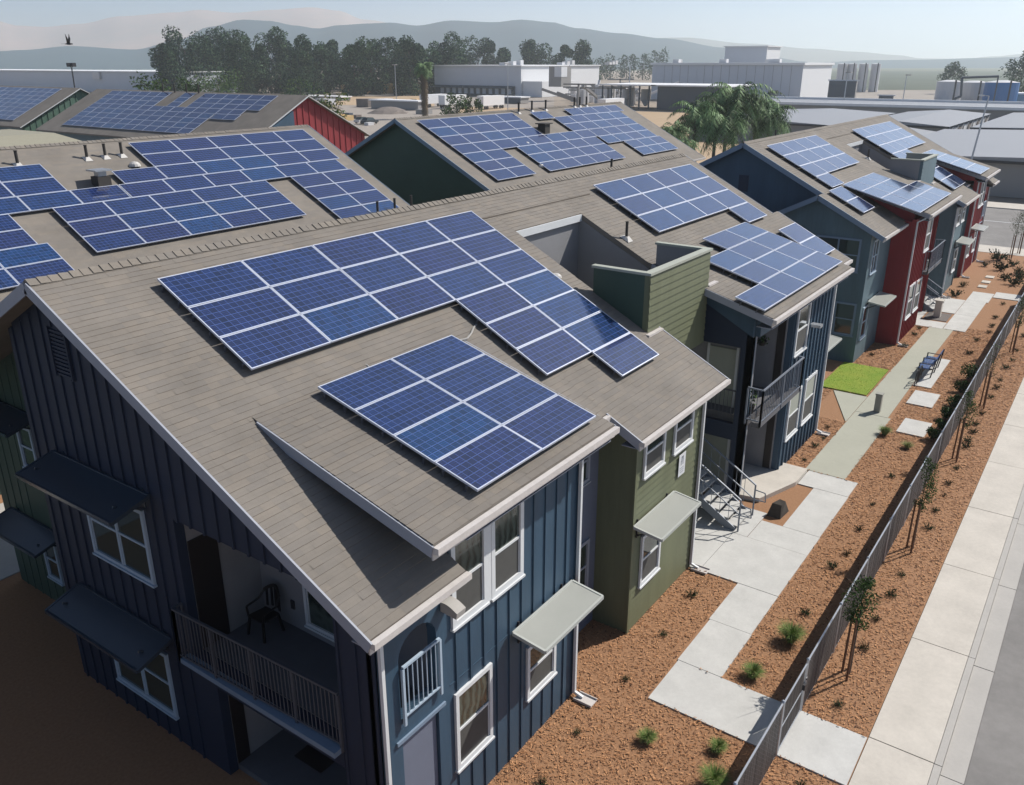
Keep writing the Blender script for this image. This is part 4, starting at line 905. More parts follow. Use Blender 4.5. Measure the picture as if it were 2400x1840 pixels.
b = MB(); arcp = [(cx+.24+0.10*math.sin(math.pi*k/10), cy-.23+.046*k, 0) for k in range(11)]
for k in range(10):
    h0 = 0.82+0.12*math.sin(math.pi*k/10); h1 = 0.82+0.12*math.sin(math.pi*(k+1)/10); p, q = arcp[k], arcp[k+1]
    b.bar((p[0], p[1], cz+h0), (q[0], q[1], cz+h1), 0.04, 0.06)
    if k % 2 == 1: b.bar((p[0]-.02, p[1], cz+.45), (p[0], p[1], cz+h0), 0.055, 0.02)
part('backrest', b, PLANTB, t)
for sx, sy in ((-1, -1), (-1, 1), (1, -1), (1, 1)):
    b = MB(); b.bar((cx+sx*.19, cy+sy*.2, cz+.42), (cx+sx*.25, cy+sy*.25, cz), 0.045, 0.045); part('leg', b, PLANTB, t)
for sy in (-1, 1):
    b = MB(); b.path([(cx-.2, cy+sy*.23, cz+.43), (cx-.2, cy+sy*.26, cz+.64), (cx+.12, cy+sy*.27, cz+.66), (cx+.27, cy+sy*.22, cz+.84)], 0.022, 6); part('armrest', b, PLANTB, t)
def pot_plant(x, y, z, h, label, group, hang=False, n=70, mats=None):
    t = thing('potted_plant', (x, y, z), label, 'plant', group)
    b = MB()
    if hang: b.tube((x, y, z), (x, y, z+.16), 0.10, 0.16, 10); b.tube((x, y, z+.16), (x, y, z+0.95), 0.004, 0.004, 4)
    else: b.tube((x, y, z), (x, y, z+.28), 0.12, 0.17, 12)
    part('pot', b, PLANTB, t); f = MB(); rnd = random.Random(int(x*100))
    for k in range(n):
        a = rnd.uniform(0, 6.28); r = rnd.uniform(.02, .24); zz = z+(.16 if hang else .28)+rnd.uniform(-.12 if hang else 0, h); p = Vector((x+r*math.cos(a), y+r*math.sin(a), zz)); u = Vector((rnd.uniform(-1, 1), rnd.uniform(-1, 1), rnd.uniform(-1, 1))).normalized()*.05; v_ = u.orthogonal().normalized()*.03
        f.face([p-u, p+v_, p+u, p-v_], rnd.randint(0, 1))
    part('foliage', f, mats or [LEAFD, LEAFM], t)
pot_plant(20.0, 0.9, 4.75, 0.18, 'dark basket plant hanging under the dormer above the second balcony', None, hang=True)
pot_plant(17.8, 0.35, 3.15, 0.55, 'leafy pot plant in the left corner of the second balcony', None)
pot_plant(19.0, 1.3, 3.15, 0.7, 'tall dark pot plant at the back of the second balcony', None, n=110)
t = thing('storage_box', (18.5, 1.2, 3.15), 'dark red box standing at the back of the second balcony', 'box'); b = MB(); b.box(18.2, 18.7, 1.2, 1.6, 3.16, 3.9); part('body', b, mat('dark_red_plastic', (0.09, 0.02, 0.025), .6), t); b = MB(); b.box(18.17, 18.73, 1.17, 1.63, 3.9, 3.95); part('lid', b, DOOR, t)
pot_plant(43.4, 0.3, 3.15, 0.6, 'potted plant crowding the left end of the far red balcony', None)
b = MB(); b.box(1.45, 1.88, 2.85, 3.65, 0.152, 0.17); tag(b.build('door_mat', DOOR), 'dark door mat on the shaded ground patio', 'mat')
b = MB(); b.prism([(17.3, -1.2, 0.0), (18.0, -1.25, 0.0), (18.1, -0.95, 0.0), (17.3, -0.75, 0.0)], [(17.45, -1.15, 0.42), (17.65, -1.2, 0.5), (17.7, -1.0, 0.5), (17.45, -0.85, 0.42)]); tag(b.build('boulder', mat('dark_boulder', (0.07, 0.06, 0.05), .9, var=.3, vscale=5)), 'dark wedge boulder between the stair foot and the porch', 'boulder')
b = MB(); b.prism([(17.42, -1.40, 0), (18.1, -1.15, 0), (20.1, -1.0, 0), (20.0, -0.84, 0), (18.0, -0.95, 0)], [(17.42, -1.38, .1), (18.1, -1.13, .1), (20.1, -0.98, .1), (20.0, -0.86, .1), (18.0, -0.97, .1)]) if False else None
b = MB(); b.box(44.6, 46.4, -1.3, -0.1, -.02, 0.03); tag(b.build('planter_bed', mat('grey_gravel', (0.16, 0.14, 0.13), .95, var=.3, vscale=20)), 'dark gravel square set in the plaza by the far stairs', 'planter')
t = thing('utility_pedestal', (45.4, -0.65, 0), 'tall beige utility pedestal standing in the dark gravel square', 'pedestal'); b = MB(); b.box(45.2, 45.65, -.85, -.5, 0, .95); part('cabinet', b, CONCB, t); b = MB(); b.box(45.15, 45.7, -.9, -.45, .95, 1.02); part('cap', b, CONCB, t)

# ---------------------------------------------------------------- planting
def tuft_mesh(n, h, r, mats, seed, lean=0.7, w=0.012):
    rnd = random.Random(seed); b = MB()
    for k in range(n):
        a = rnd.uniform(0, 6.28); L = h*rnd.uniform(.6, 1.15); s0 = rnd.uniform(0, r*.25); out = rnd.uniform(.15, lean)*r*1.6
        c, s_ = math.cos(a), math.sin(a); px, py = -s_*w, c*w
        p0 = Vector((c*s0, s_*s0, 0)); p1 = Vector((c*(s0+out*.35), s_*(s0+out*.35), L*.6)); p2 = Vector((c*(s0+out), s_*(s0+out), L*rnd.uniform(.55, 1.0)))
        q = Vector((px, py, 0)); mi = 0 if rnd.random() < .75 else 1
        b.face([p0-q, p0+q, p1+q*.8, p1-q*.8], mi); b.face([p1-q*.8, p1+q*.8, p2], mi)
    return b.mesh('grass_tuft', mats)
TUFT = [tuft_mesh(1300, 0.42, 0.32, [BLADE, BLADEY], 1, w=.0045), tuft_mesh(1000, 0.30, 0.26, [BLADE, BLADEY], 2, w=.0042), tuft_mesh(700, 0.24, 0.24, [BLADEY, BLADE], 3, w=.004)]
TL = [((11.39, -3.5), 0, 1.15, 'largest green grass clump between the path and the fence, beside the nearest staked sapling'), ((9.55, -3.2), 1, 1.1, 'half dry grass clump at the inner corner of the L-shaped path'),
      ((6.85, -3.45), 1, .85, 'small grass clump just before the path crossing, close to the fence'), ((5.9, -3.75), 0, 1.0, 'bushy grass clump at the bottom edge beside the fence'), ((6.23, -2.1), 1, .9, 'lone grass clump in the mulch below the near path slab'),
      ((26.2, -2.3), 0, .9, 'dark grass clump at the path edge across from the bollard'), ((25.4, -3.3), 2, 1.1, 'small green clump in the mulch before the nearer concrete pad')]
for i, (p, k, s_, lb) in enumerate(TL):
    o = place('grass_tuft', TUFT[k], None, loc=(p[0], p[1], 0), rot=(0, 0, i*1.3), scale=(s_, s_, s_)); tag(o, lb, 'grass', 'ornamental grass clumps')
def twig_mesh(seed, n=60, h=0.20, r=0.22, leaves=50):
    rnd = random.Random(seed); b = MB()
    for k in range(n):
        a = rnd.uniform(0, 6.28); c, s_ = math.cos(a), math.sin(a); L = rnd.uniform(.3, 1); w = .004
        p = Vector((c*.02, s_*.02, 0)); q = Vector((c*r*L, s_*r*L, h*rnd.uniform(.3, 1))); o = Vector((-s_*w, c*w, 0)); b.face([p-o, p+o, q+o*.5, q-o*.5], 0)
        if k < leaves:
            for j in range(3):
                pp = p.lerp(q, rnd.uniform(.4, 1)); u = Vector((rnd.uniform(-1, 1), rnd.uniform(-1, 1), rnd.uniform(-1, 1))).normalized()*.022; v_ = u.orthogonal()*.6; b.face([pp-u, pp+v_, pp+u, pp-v_], 1)
    return b.mesh('seedling_shrub', [TWIG, LEAFD])
TW = [twig_mesh(s_) for s_ in range(4)]
SH_ = [(9.74, -0.78), (11.77, -0.64), (5.55, -0.75), (16.39, -3.53), (18.07, -3.43), (19.97, -3.38), (15.43, -3.37), (12.73, -3.45), (9.71, -5.15), (12.12, -5.1), (13.52, -5.04), (14.91, -5.1), (16.12, -5.11), (19.39, -5.19), (20.73, -5.15), (22.06, -5.18),
       (23.08, -5.13), (26.73, -5.13), (24.39, -0.47), (23.51, -0.41), (22.06, -0.47), (19.45, -1.22), (18.6, -1.07), (8.4, -5.2), (6.9, -5.2), (50.58, -3.39), (47.0, -3.45), (45.05, -3.55), (43.68, -3.59), (39.08, -3.33), (41.66, -3.29), (39.12, -5.21), (37.7, -5.12),
       (35.65, -5.12), (34.47, -5.15), (30.72, -5.07), (29.34, -5.05), (27.37, -5.07), (42.26, -0.34), (40.92, -0.39), (27.4, 0.51), (25.59, -0.27), (36.01, 0.6), (38.5, -.4), (22.5, -3.4), (13.3, -.9 + .2), (7.7, -.8), (3.9, -.9), (28.4, -5.1), (24.5, -5.15), (33.0, -5.1), (41.0, -5.2), (44.0, -5.2), (47.5, -5.2), (50.0, -5.2)]
for i, (x, y) in enumerate(SH_):
    if any(a < x < b_ and c < y < d for a, b_, c, d in INPAVE): continue
    s_ = random.uniform(.55, 1.0) * (1.0 if x < 26 else 1.2)
    o = place('seedling_shrub', TW[i % 4], None, loc=(x, y, 0.01), rot=(0, 0, i), scale=(s_, s_, s_)); ri = 0 if y > -1.5 else 1 if y > -4.4 else 2; tag(o, ['small dark seedling in the mulch strip along the building walls', 'small dark seedling in the mulch between the path and the fence', 'small dark seedling in the mulch between the fence and the sidewalk'][ri], 'shrub', ['seedlings along the walls', 'seedlings between path and fence', 'seedlings outside the fence'][ri])
BIGS = [(64.2, -1.4), (60.1, -3.2), (60.7, -2.0), (62.8, -2.5), (54.15, -0.65), (51.1, -0.7), (58.5, -3.4), (63.5, -4.8), (65.0, -3.6), (56.5, -3.3), (61.5, -0.9), (57.8, -2.6)]
for i, (x, y) in enumerate(BIGS):
    s_ = random.uniform(1.6, 3.2)*(1.5 if i == 0 else 1)
    o = place('seedling_shrub', TW[i % 4], None, loc=(x, y, 0.01), rot=(0, 0, i*2.1), scale=(s_, s_, s_*1.1)); tag(o, ['largest dark shrub on the far mulch near the cross street', 'low shrub on the far mulch close to the fence end', 'low shrub just behind the fence-end one on the far mulch', 'low shrub in the middle of the far mulch', 'low shrub by the wall of the far white bay', 'low shrub at the wall before the stepping stones', 'low shrub beside the farthest sapling of the fence', 'low shrub at the corner of the fence end and cross sidewalk', 'low shrub touching the cross sidewalk edge', 'low shrub beyond the second path crossing', 'low shrub under the last awning of the red wall', 'low shrub beyond the last stepping stone'][i], 'shrub', 'low shrubs on the far mulch')
def leafball(b, c, r, n, size, rnd, mi=(0, 1), squash=1.0, shell=0.35):
    for k in range(n):
        d = Vector((rnd.gauss(0, 1), rnd.gauss(0, 1), rnd.gauss(0, 1))).normalized(); rr = r*(shell+(1-shell)*rnd.random()**.5)
        p = Vector(c)+Vector((d.x*rr, d.y*rr, d.z*rr*squash)); u = Vector((rnd.uniform(-1, 1), rnd.uniform(-1, 1), rnd.uniform(-1, 1))).normalized()*size*rnd.uniform(.6, 1.3); v_ = u.cross(Vector((rnd.uniform(-1, 1), rnd.uniform(-1, 1), rnd.uniform(-1, 1)))).normalized()*size*.5
        b.face([p-u, p+v_, p+u, p-v_], rnd.choice(mi))
HB = [(35.07, -3.9), (33.15, -3.9), (30.99, -3.95), (29.35, -3.95), (28.03, -3.95), (26.78, -3.95)]
HL = ['round green shrub against the fence, farthest of the row behind the pads', 'green shrub against the fence level with the farther pad', 'green shrub against the fence between the two square pads', 'green shrub against the fence just past the nearer pad', 'green shrub against the fence beside the nearer pad', 'green shrub against the fence, nearest of the row']
for i, (x, y) in enumerate(HB):
    rnd = random.Random(i); b = MB(); s_ = [1.0, .6, .62, .6, .5, .55][i]
    for k in range(5): leafball(b, (x+rnd.uniform(-.3, .3)*s_, y+rnd.uniform(-.15, .15), .3*s_+rnd.uniform(0, .35)*s_), .32*s_, 150, .045, rnd)
    t = thing('fence_shrub', (x, y, 0), HL[i], 'shrub', 'green shrubs along the fence'); part('foliage', b, [LEAFD, LEAFM], t)
    st = MB()
    for k in range(4): st.tube((x, y, 0), (x+rnd.uniform(-.2, .2), y+rnd.uniform(-.1, .1), .4*s_), .012, .006, 5)
    part('stem', st, TWIG, t)
def sapling(x, y, h, label, leaves=700, r=.38, z0=1.35, bare=False, seed=0, grp='staked saplings outside the fence'):
    rnd = random.Random(seed+50); t = thing('staked_sapling', (x, y, 0), label, 'tree', grp)
    tr = MB(); tr.tube((x, y, 0), (x+.02, y, z0+.3), .022, .016, 7); tr.tube((x+.02, y, z0+.3), (x+.03, y+.02, h-.15), .016, .006, 6); cr = MB()
    for k in range(16 if not bare else 26):
        zz = rnd.uniform(z0-.05, h-.25); a = rnd.uniform(0, 6.28); L = r*rnd.uniform(.6, 1.3)*(1.6 if bare else 1); q = (x+L*math.cos(a), y+L*math.sin(a), zz+L*(.9 if not bare else .5)); tr.tube((x+.02, y, zz), q, .007, .003, 4)
    part('trunk', tr, BARK, t)
    nn = 14
    for k in range(nn):
        zz = z0+(h-z0)*(k+.5)/nn; rr = r*(0.55+.5*math.sin(math.pi*min(1, (k+.6)/nn))); a = rnd.uniform(0, 6.28)
        leafball(cr, (x+rnd.uniform(-.5, .5)*rr, y+rnd.uniform(-.5, .5)*rr, zz), rr*.6, leaves//nn, .034, rnd, shell=.1)
    part('crown', cr, [LEAFD, LEAFM], t)
    for (dx, dy) in ((-.55, -.02), (.32, .10), (-.05, .30)):
        s_ = MB(); s_.tube((x+dx*.55, y+dy*.55, 0), (x+dx*.5+rnd.uniform(-.03, .03), y+dy*.5, 1.62+rnd.uniform(-.1, .1)), .030, .026, 7); part('stake', s_, STAKE, t)
    b = MB(); b.path([(x-.3, y, 1.45), (x+.02, y+.02, 1.42), (x+.17, y+.06, 1.45), (x, y+.16, 1.4)], .008, 4); part('tree_tie', b, PLANTB, t)
sapling(11.0, -5.05, 2.62, 'nearest staked sapling with a dense dark crown, between fence and sidewalk', leaves=1700, r=.42, seed=1)
sapling(17.85, -5.05, 2.95, 'second staked sapling from the near path, with a narrow forked crown', leaves=1100, r=.36, seed=2)
sapling(25.4, -5.03, 2.7, 'third staked sapling, standing past the nearer concrete pad', leaves=900, r=.36, seed=3)
sapling(31.7, -5.04, 2.9, 'nearly bare staked sapling opposite the blue bench', leaves=200, r=.40, bare=True, seed=4)
sapling(40.6, -5.1, 2.9, 'staked sapling level with the far stretch of fence', leaves=900, r=.4, seed=5)
sapling(49.5, -5.1, 2.9, 'staked sapling nearly at the end of the fence', leaves=300, r=.34, seed=6)
for k, (x, y) in enumerate(((65.8, -2.1), (67.9, -2.4))): sapling(x, y, 3.4, ['bright green staked tree at the corner, nearer of the pair by the cross street', 'bright green staked tree right at the cross street, farther of the pair'][k], leaves=800, r=.6, z0=1.7, seed=8+k, grp='young trees at the cross street')

# ---------------------------------------------------------------- far ground, hills
def field(name, pts, mt, z=-0.10):
    b = MB(); b.face([(p.x, p.y, z) for p in pts]); b.build(name, mt, kind='structure')
def gpt(u, d): p = far(u, 146, d); return Vector((p.x, p.y, 0))
F_PALE = mat('pale_crop_field', (0.62, 0.64, 0.60), .95); F_OLIVE = mat('olive_field', (0.13, 0.14, 0.08), .95, var=.2, vscale=.02)
F_DARK = mat('dark_green_field', (0.075, 0.095, 0.06), .95, var=.2, vscale=.02); F_SAND = mat('sandy_yard', (0.44, 0.32, 0.20), .95, var=.15, vscale=.05); F_YARD = mat('grey_yard', (0.33, 0.29, 0.25), .95, var=.15, vscale=.05)
field('field', [gpt(-900, 1500), gpt(500, 1500), gpt(500, 2900), gpt(-900, 2900)], F_PALE, -.08)
field('field', [gpt(-900, 620), gpt(480, 620), gpt(480, 1480), gpt(-900, 1480)], F_OLIVE, -.08)
field('field', [gpt(1950, 480), gpt(3300, 480), gpt(3300, 1500), gpt(1950, 1500)], F_DARK, -.08)
field('field', [gpt(1400, 1520), gpt(3300, 1520), gpt(3300, 2800), gpt(1400, 2800)], F_OLIVE, -.08)
field('yard', [gpt(300, 150), gpt(1300, 135), gpt(1300, 420), gpt(300, 420)], F_YARD, -.12)
field('yard', [gpt(1050, 200), gpt(1750, 120), gpt(1750, 252), gpt(1080, 300)], F_SAND, -.08)
field('yard', [gpt(1750, 110), gpt(3000, 110), gpt(3000, 470), gpt(1750, 470)], F_YARD, -.12)
def hills(name, D, prof, mt, depth=900, seed=0, rough=14):
    rnd = random.Random(seed); v = []; f = []; us = []; u = prof[0][0]
    while u <= prof[-1][0]: us.append(u); u += 16
    def top(u):
        for (a, va), (b_, vb) in zip(prof[:-1], prof[1:]):
            if a <= u <= b_: t = (u-a)/(b_-a); t = t*t*(3-2*t); return va+(vb-va)*t
        return prof[-1][1]
    rows = [(-depth, 0), (-depth*.7, .18), (-depth*.45, .42), (-depth*.2, .75), (0, 1), (depth*.3, .7), (depth, 0)]
    ph = [rnd.uniform(0, 6) for _ in range(8)]
    for i, u in enumerate(us):
        for j, (dd, hf) in enumerate(rows):
            d = D+dd; p = far(u, top(u), D); h = max(0, p.z+0)*hf
            gul = (math.sin(i*.55+ph[j])+math.sin(i*.23+ph[(j+3) % 8])*1.4)*rough*(1 if 0 < j < 4 else 0)
            q = far(u, 146, d+gul*3); v.append((q.x, q.y, max(-.2, h+gul*.6*(hf if j else 0))))
    n = len(rows)
    for i in range(len(us)-1):
        for j in range(n-1): a = i*n+j; f.append((a, a+n, a+n+1, a+1))
    me = bpy.data.meshes.new(name); me.from_pydata(v, [], f); me.materials.append(mt)
    for p in me.polygons: p.use_smooth = True
    place(name, me, None, kind='structure')
HILLA = mat('dry_grass_hill', (0.58, 0.41, 0.34), .95, c2=(0.38, 0.34, 0.30), vscale=.0022); HILLB = mat('haze_blue_chaparral_hill', (0.022, 0.065, 0.095), .95, c2=(0.045, 0.085, 0.105), vscale=.003); HILLC = mat('pale_hill', (0.30, 0.30, 0.27), .95, c2=(0.24, 0.26, 0.24), vscale=.002)  # chaparral base has the blue of hazy air mixed into its colour
hills('hills', 4300, [(-700, 80), (-300, 60), (0, 46), (60, 60), (120, 63), (200, 56), (300, 38), (430, 29), (480, 23), (560, 30), (650, 23), (740, 17), (800, 25), (860, 46), (960, 60), (1100, 74), (1300, 100), (1500, 140)], HILLA, 1300, 1)
hills('hills', 2500, [(-700, 122), (0, 120), (60, 117), (170, 108), (320, 116), (430, 92), (500, 63), (580, 46), (640, 49), (700, 60), (750, 67), (800, 59), (870, 55), (920, 53), (980, 60), (1060, 48), (1160, 52), (1220, 46), (1290, 52), (1350, 66), (1450, 78), (1550, 90), (1700, 112), (1900, 145)], HILLB, 700, 2, 10)
hills('hills', 3600, [(1250, 140), (1400, 92), (1600, 88), (1750, 102), (1900, 114), (2000, 121), (2100, 129), (2160, 137), (2250, 138), (2330, 132), (2400, 126), (2600, 118), (3100, 110)], HILLC, 900, 3, 6)
hills('hills', 2600, [(1900, 147), (2050, 141), (2150, 140), (2300, 136), (2400, 133), (2700, 128), (3200, 130)], HILLB, 400, 4, 3)

# ---------------------------------------------------------------- industrial buildings
WALLB = mat('shade_blue_metal_wall', (0.60, 0.64, 0.70), .6, var=.03, vscale=.2); WALLW = mat('white_metal_wall', (0.78, 0.79, 0.80), .6); ROOFW = mat('white_membrane_roof', (0.82, 0.83, 0.84), .6)  # pale blue is the white warehouse wall with shade painted in
WALLD = mat('dark_slate_wall', (0.065, 0.085, 0.11), .7); ROOFG = mat('grey_standing_seam', (0.30, 0.31, 0.33), .5, var=.04, vscale=.3); WALLG = mat('warm_grey_wall', (0.32, 0.31, 0.30), .8)
TANKW = mat('tank_white', (0.66, 0.66, 0.67), .5); TANKB = mat('tank_blue', (0.03, 0.16, 0.42), .5); LUMB = mat('sawn_lumber', (0.60, 0.42, 0.20), .9, var=.15, vscale=.8); RUBB = mat('rubble_brown', (0.20, 0.17, 0.15), .95, var=.3, vscale=.4)
def col_x(u, x):   # where pixel column u meets the wall plane X = x (horizontal distance)
    d = ray(u, 146); return CAMLOC.y + d.y*(x-CAMLOC.x)/d.x
def col_y(u, y):
    d = ray(u, 146); return CAMLOC.x + d.x*(y-CAMLOC.y)/d.y
def fdist(p): return (p.x-CAMLOC.x)*FWD.x+(p.y-CAMLOC.y)*FWD.y
def bgbox(name, label, cat, uc, vb, ul, ur, vt, wl, wr=None, roof=ROOFW, over=0.6, group=None, d=None, rt=.4):
    c = onz(uc, vb) if d is None else far(uc, 146, d); y1 = col_x(ul, c.x); x1 = col_y(ur, c.y) if ur is not None else c.x+30
    dd = fdist(c); h = CAMLOC.z + ray(uc, vt).z/ (ray(uc, vt).x*FWD.x+ray(uc, vt).y*FWD.y)*dd
    t = thing(name, (c.x, c.y, 0), label, cat, group)
    b = MB(); b.box(c.x, x1, c.y, y1, 0, h-rt); w = part('wall', b, [wl, wr or wl], t)
    if wr:
        for k, p in enumerate(w.data.polygons):
            if abs(p.normal.y) > .9: p.material_index = 1
    b = MB(); b.box(c.x-over, x1+over, c.y-over, y1+over, h-rt, h); part('roof', b, roof, t)
    return t, c, x1, y1, h
t, c, x1, y1, h = bgbox('warehouse', 'long white warehouse with a row of dark loading docks, left of the big warehouse', 'warehouse', 1221, 227, 1017, 1405, 153, WALLB, WALLW)
b = MB(); b.box(c.x-3.0, c.x-.05, c.y+3, y1-.5, 3.2, 3.6); part('dock_canopy', b, WALLD, t)
b = MB(); b.box(c.x-.6, c.x-.05, c.y+3, y1-.5, 0, 4.2); part('dock_wall', b, WALLD, t)
for k in range(12):
    y = c.y+4.5+(y1-c.y-7)/12*k; b = MB(); b.box(c.x-.75, c.x-.62, y, y+1.9, .9, 3.1); part('dock_door', b, WALLB, t)
b = MB(); b.box(c.x+1, c.x+30, c.y-10, c.y-.1, 0, 6.2); part('office_wing', b, WALLW, t)
for k in range(9):
    rx = c.x+8+k*16; b = MB(); b.box(rx, rx+2.5, c.y+14+(k*7) % 20, c.y+17+(k*7) % 20, h, h+1.1+.5*(k % 3)); part('roof_unit', b, TANKW, t)
t, c, x1, y1, h = bgbox('warehouse', 'very large grey and white warehouse behind the dark canopy building', 'warehouse', 1873, 242, 1530, 1952, 147, WALLB, WALLW, rt=.8)
for k in range(4):
    b = MB(); xx = c.x-.25-.0; b.box(c.x-.12, c.x-.02, c.y+12+k*28, c.y+12.4+k*28, .5, h-1); part('rain_pipe', b, WALLB, t)
for k in range(16):
    b = MB(); yy = c.y+4+k*(y1-c.y-6)/16; b.box(c.x-.06, c.x-.01, yy, yy+.12, .2, h-.9); part('wall_seam', b, ROOFG, t)
for k in range(3):
    b = MB(); yy = c.y+8+k*9; b.box(c.x-.1, c.x-.02, yy, yy+3.6, 0, 4.2); part('roller_door', b, WALLG, t)
for k in range(7):
    b = MB(); rx = c.x+4+k*7; ry = c.y+10+(k*23) % 60; b.box(rx, rx+2.2, ry, ry+2.6, h, h+1.3); part('roof_unit', b, TANKW, t)
t2_, c2, x2, y2, h2 = bgbox('warehouse_tower', 'tall box rising behind the roof of the very large warehouse', 'warehouse', 1795, 200, 1697, 1826, 107, WALLB, WALLW, d=fdist(c)+70)
t, c, x1, y1, h = bgbox('canopy_building', 'dark walled open shed with a bright white flat roof behind the palms', 'warehouse', 1697, 262, 1545, 1766, 201, WALLD, WALLD, over=1.5)
y2 = col_x(1412, c.x); b = MB(); b.box(c.x-1.5, x1+1, y1, y2, h-.4, h-.001); part('canopy_roof', b, ROOFW, t)
for k in range(6):
    b = MB(); y = y1+(y2-y1)*(k+.9)/6; b.box(c.x, c.x+.4, y-.2, y+.2, 0, h-.4); part('canopy_post', b, WALLD, t)
for k in range(4):
    tt = thing('storage_silo', (c.x+14, y1+4+k*7, 0), ['white machine hopper under the canopy, next to its dark wall', 'second white hopper under the canopy from the dark wall', 'third white hopper under the canopy from the dark wall', 'white hopper at the open left end of the canopy'][k], 'hopper', 'hoppers under the canopy'); q = (c.x+14, y1+4+k*7)
    b = MB(); b.tube((q[0], q[1], 2.2), (q[0], q[1], 5.4), 1.6, 1.6, 14); part('drum', b, TANKW, tt); b = MB(); b.tube((q[0], q[1], .2), (q[0], q[1], 2.2), .4, 1.6, 14); part('cone', b, WALLB, tt)
t, c, x1, y1, h = bgbox('pump_house', 'dark grey square building with pale roof beside the tall silos', 'building', 2003, 246, 1952, 2014, 187, WALLD, WALLG)
t, c, x1, y1, h = bgbox('storage_building', 'small dark block standing alone right of the silos', 'building', 2092, 247, 2073, 2106, 222, WALLD, WALLG)
def cyl(name, label, cat, u0, u1, vb, vt, mt, group=None, d=None, n=24, band=None):
    c = onz((u0+u1)/2, vb) if d is None else far((u0+u1)/2, 146, d); c.z = 0; dd = fdist(c); r = (u1-u0)/2/FPX*dd; a = ray((u0+u1)/2, vt); h = CAMLOC.z+a.z/(a.x*FWD.x+a.y*FWD.y)*dd
    t = thing(name, (c.x, c.y, 0), label, cat, group); b = MB(); b.tube((c.x, c.y, 0), (c.x, c.y, h), r, r, n); o = part('shell', b, mt, t)
    b = MB(); b.tube((c.x, c.y, h), (c.x, c.y, h+r*.12), r*1.01, r*.3, n); part('cap', b, TANKW, t)
    b = MB(); q = c - FWD*r*1.0; b.bar((q.x, q.y, 0), (q.x, q.y, h+.5), .5, .25); part('ladder', b, band or DARK, t); return c, r, h
for k, (u, lb) in enumerate(((1966, 'tall slim white silo nearest the big warehouse wall'), (1989, 'second tall slim silo from the big warehouse'), (2016, 'third tall slim silo from the big warehouse'), (2044, 'tall slim silo at the right end of the row'))): cyl('silo', lb, 'silo', u-9, u+11, 215, 150, TANKW, 'slim white silos')
cyl('storage_tank', 'wide white storage tank at the left of the tank group', 'tank', 2190, 2243, 252, 191, TANKW, 'storage tanks')
cyl('storage_tank', 'grey white storage tank between the white and the blue tank', 'tank', 2244, 2302, 250, 193, mat('tank_grey', (.50, .51, .54), .5), 'storage tanks')
cb, rb, hb = cyl('storage_tank', 'bright blue storage tank', 'tank', 2303, 2372, 256, 193, TANKB, 'storage tanks')
t = thing('overhead_pipe', (cb.x, cb.y, 0), 'dark pipe rising in front of the tanks and running over them', 'pipe'); b = MB(); P = [onz(2235, 262)]; q = P[0]; dd = fdist(q)
pts = [far(2228, 252, dd-6), far(2240, 230, dd-6), far(2252, 226, dd-6), far(2255, 182, dd-6), far(2340, 179, dd-6)]; b.path([tuple(p) for p in pts], .35, 8); part('pipe', b, WALLD, t)
b = MB(); p = far(2340, 179, dd-6); b.tube((p.x, p.y, 0), tuple(p), .2, .2, 6); part('support_post', b, WALLD, t)
bgbox('shipping_container', 'low dark blue container in front of the white tank', 'container', 2229, 254, 2170, 2231, 241, mat('container_blue', (.02, .05, .13), .6), roof=mat('container_blue', (.02, .05, .13), .6), over=0)
bgbox('storage_building', 'light blue building at the right edge behind the street lamp', 'building', 2440, 257, 2374, 2470, 219, mat('sky_blue_wall', (.25, .42, .55), .7))
t, c, x1, y1, h = bgbox('storage_building', 'long white low building at the left edge, in front of the pale field', 'warehouse', 560, 226, -120, 700, 175, WALLB, WALLW, d=340) if False else bgbox('warehouse', 'long pale low warehouse at the left edge behind the green gable', 'warehouse', 418, 222, -260, 560, 168, WALLB, WALLB)
b = MB(); b.box(c.x-1.2, c.x-.02, c.y+60, c.y+66, 6, h-.6); part('wall_unit', b, TANKW, t)
t, c, x1, y1, h = bgbox('storage_building', 'brown boarded shed behind the lumber stacks', 'building', 860, 205, 803, 880, 177, RUBB, WALLG, roof=WALLG)
for k, (u0, u1, v0, v1, lb) in enumerate(((795, 858, 220, 199, 'left stack of yellow lumber beyond the red gable'), (882, 925, 219, 197, 'middle stack of yellow lumber left of the shaggy palm'), (926, 975, 221, 194, 'right stack of yellow lumber next to the shaggy palm'))):
    t, c, x1, y1, h = bgbox('lumber_stack', lb, 'lumber', u1, v0, u0, u1+8, v1, LUMB, roof=LUMB, over=.1, group='lumber stacks in the yard')
for k, (u0, u1, v0, v1, lb) in enumerate(((864, 980, 258, 236, 'white tent roof in the yard left of the shaggy palm'), (700, 800, 236, 226, 'low white roof in the yard just beyond the red gable'))): bgbox('tent', lb, 'tent', u1, v0, u0, u1+16, v1, WALLG, roof=ROOFW, over=.5)
bgbox('storage_building', 'low dark building with thin white roof in front of the dock warehouse', 'building', 1220, 243, 1121, 1240, 227, WALLD, WALLG, over=.4)
rnd = random.Random(5)
for k in range(26):      # yard clutter
    u = rnd.uniform(620, 1000); d = rnd.uniform(190, 330); p = far(u, 146, d); s_ = rnd.uniform(1, 3)
    b = MB(); b.box(p.x, p.x+s_*rnd.uniform(1, 2), p.y, p.y+s_*rnd.uniform(1, 2.4), -.1, s_*rnd.uniform(.4, 1.0)); o = b.build('crate', [RUBB, WALLG, LUMB, WALLD, TANKW][k % 5]); tag(o, 'indistinct crate or pallet in the storage yard beyond the red gable', 'crate', 'crates and pallets scattered in the yard')
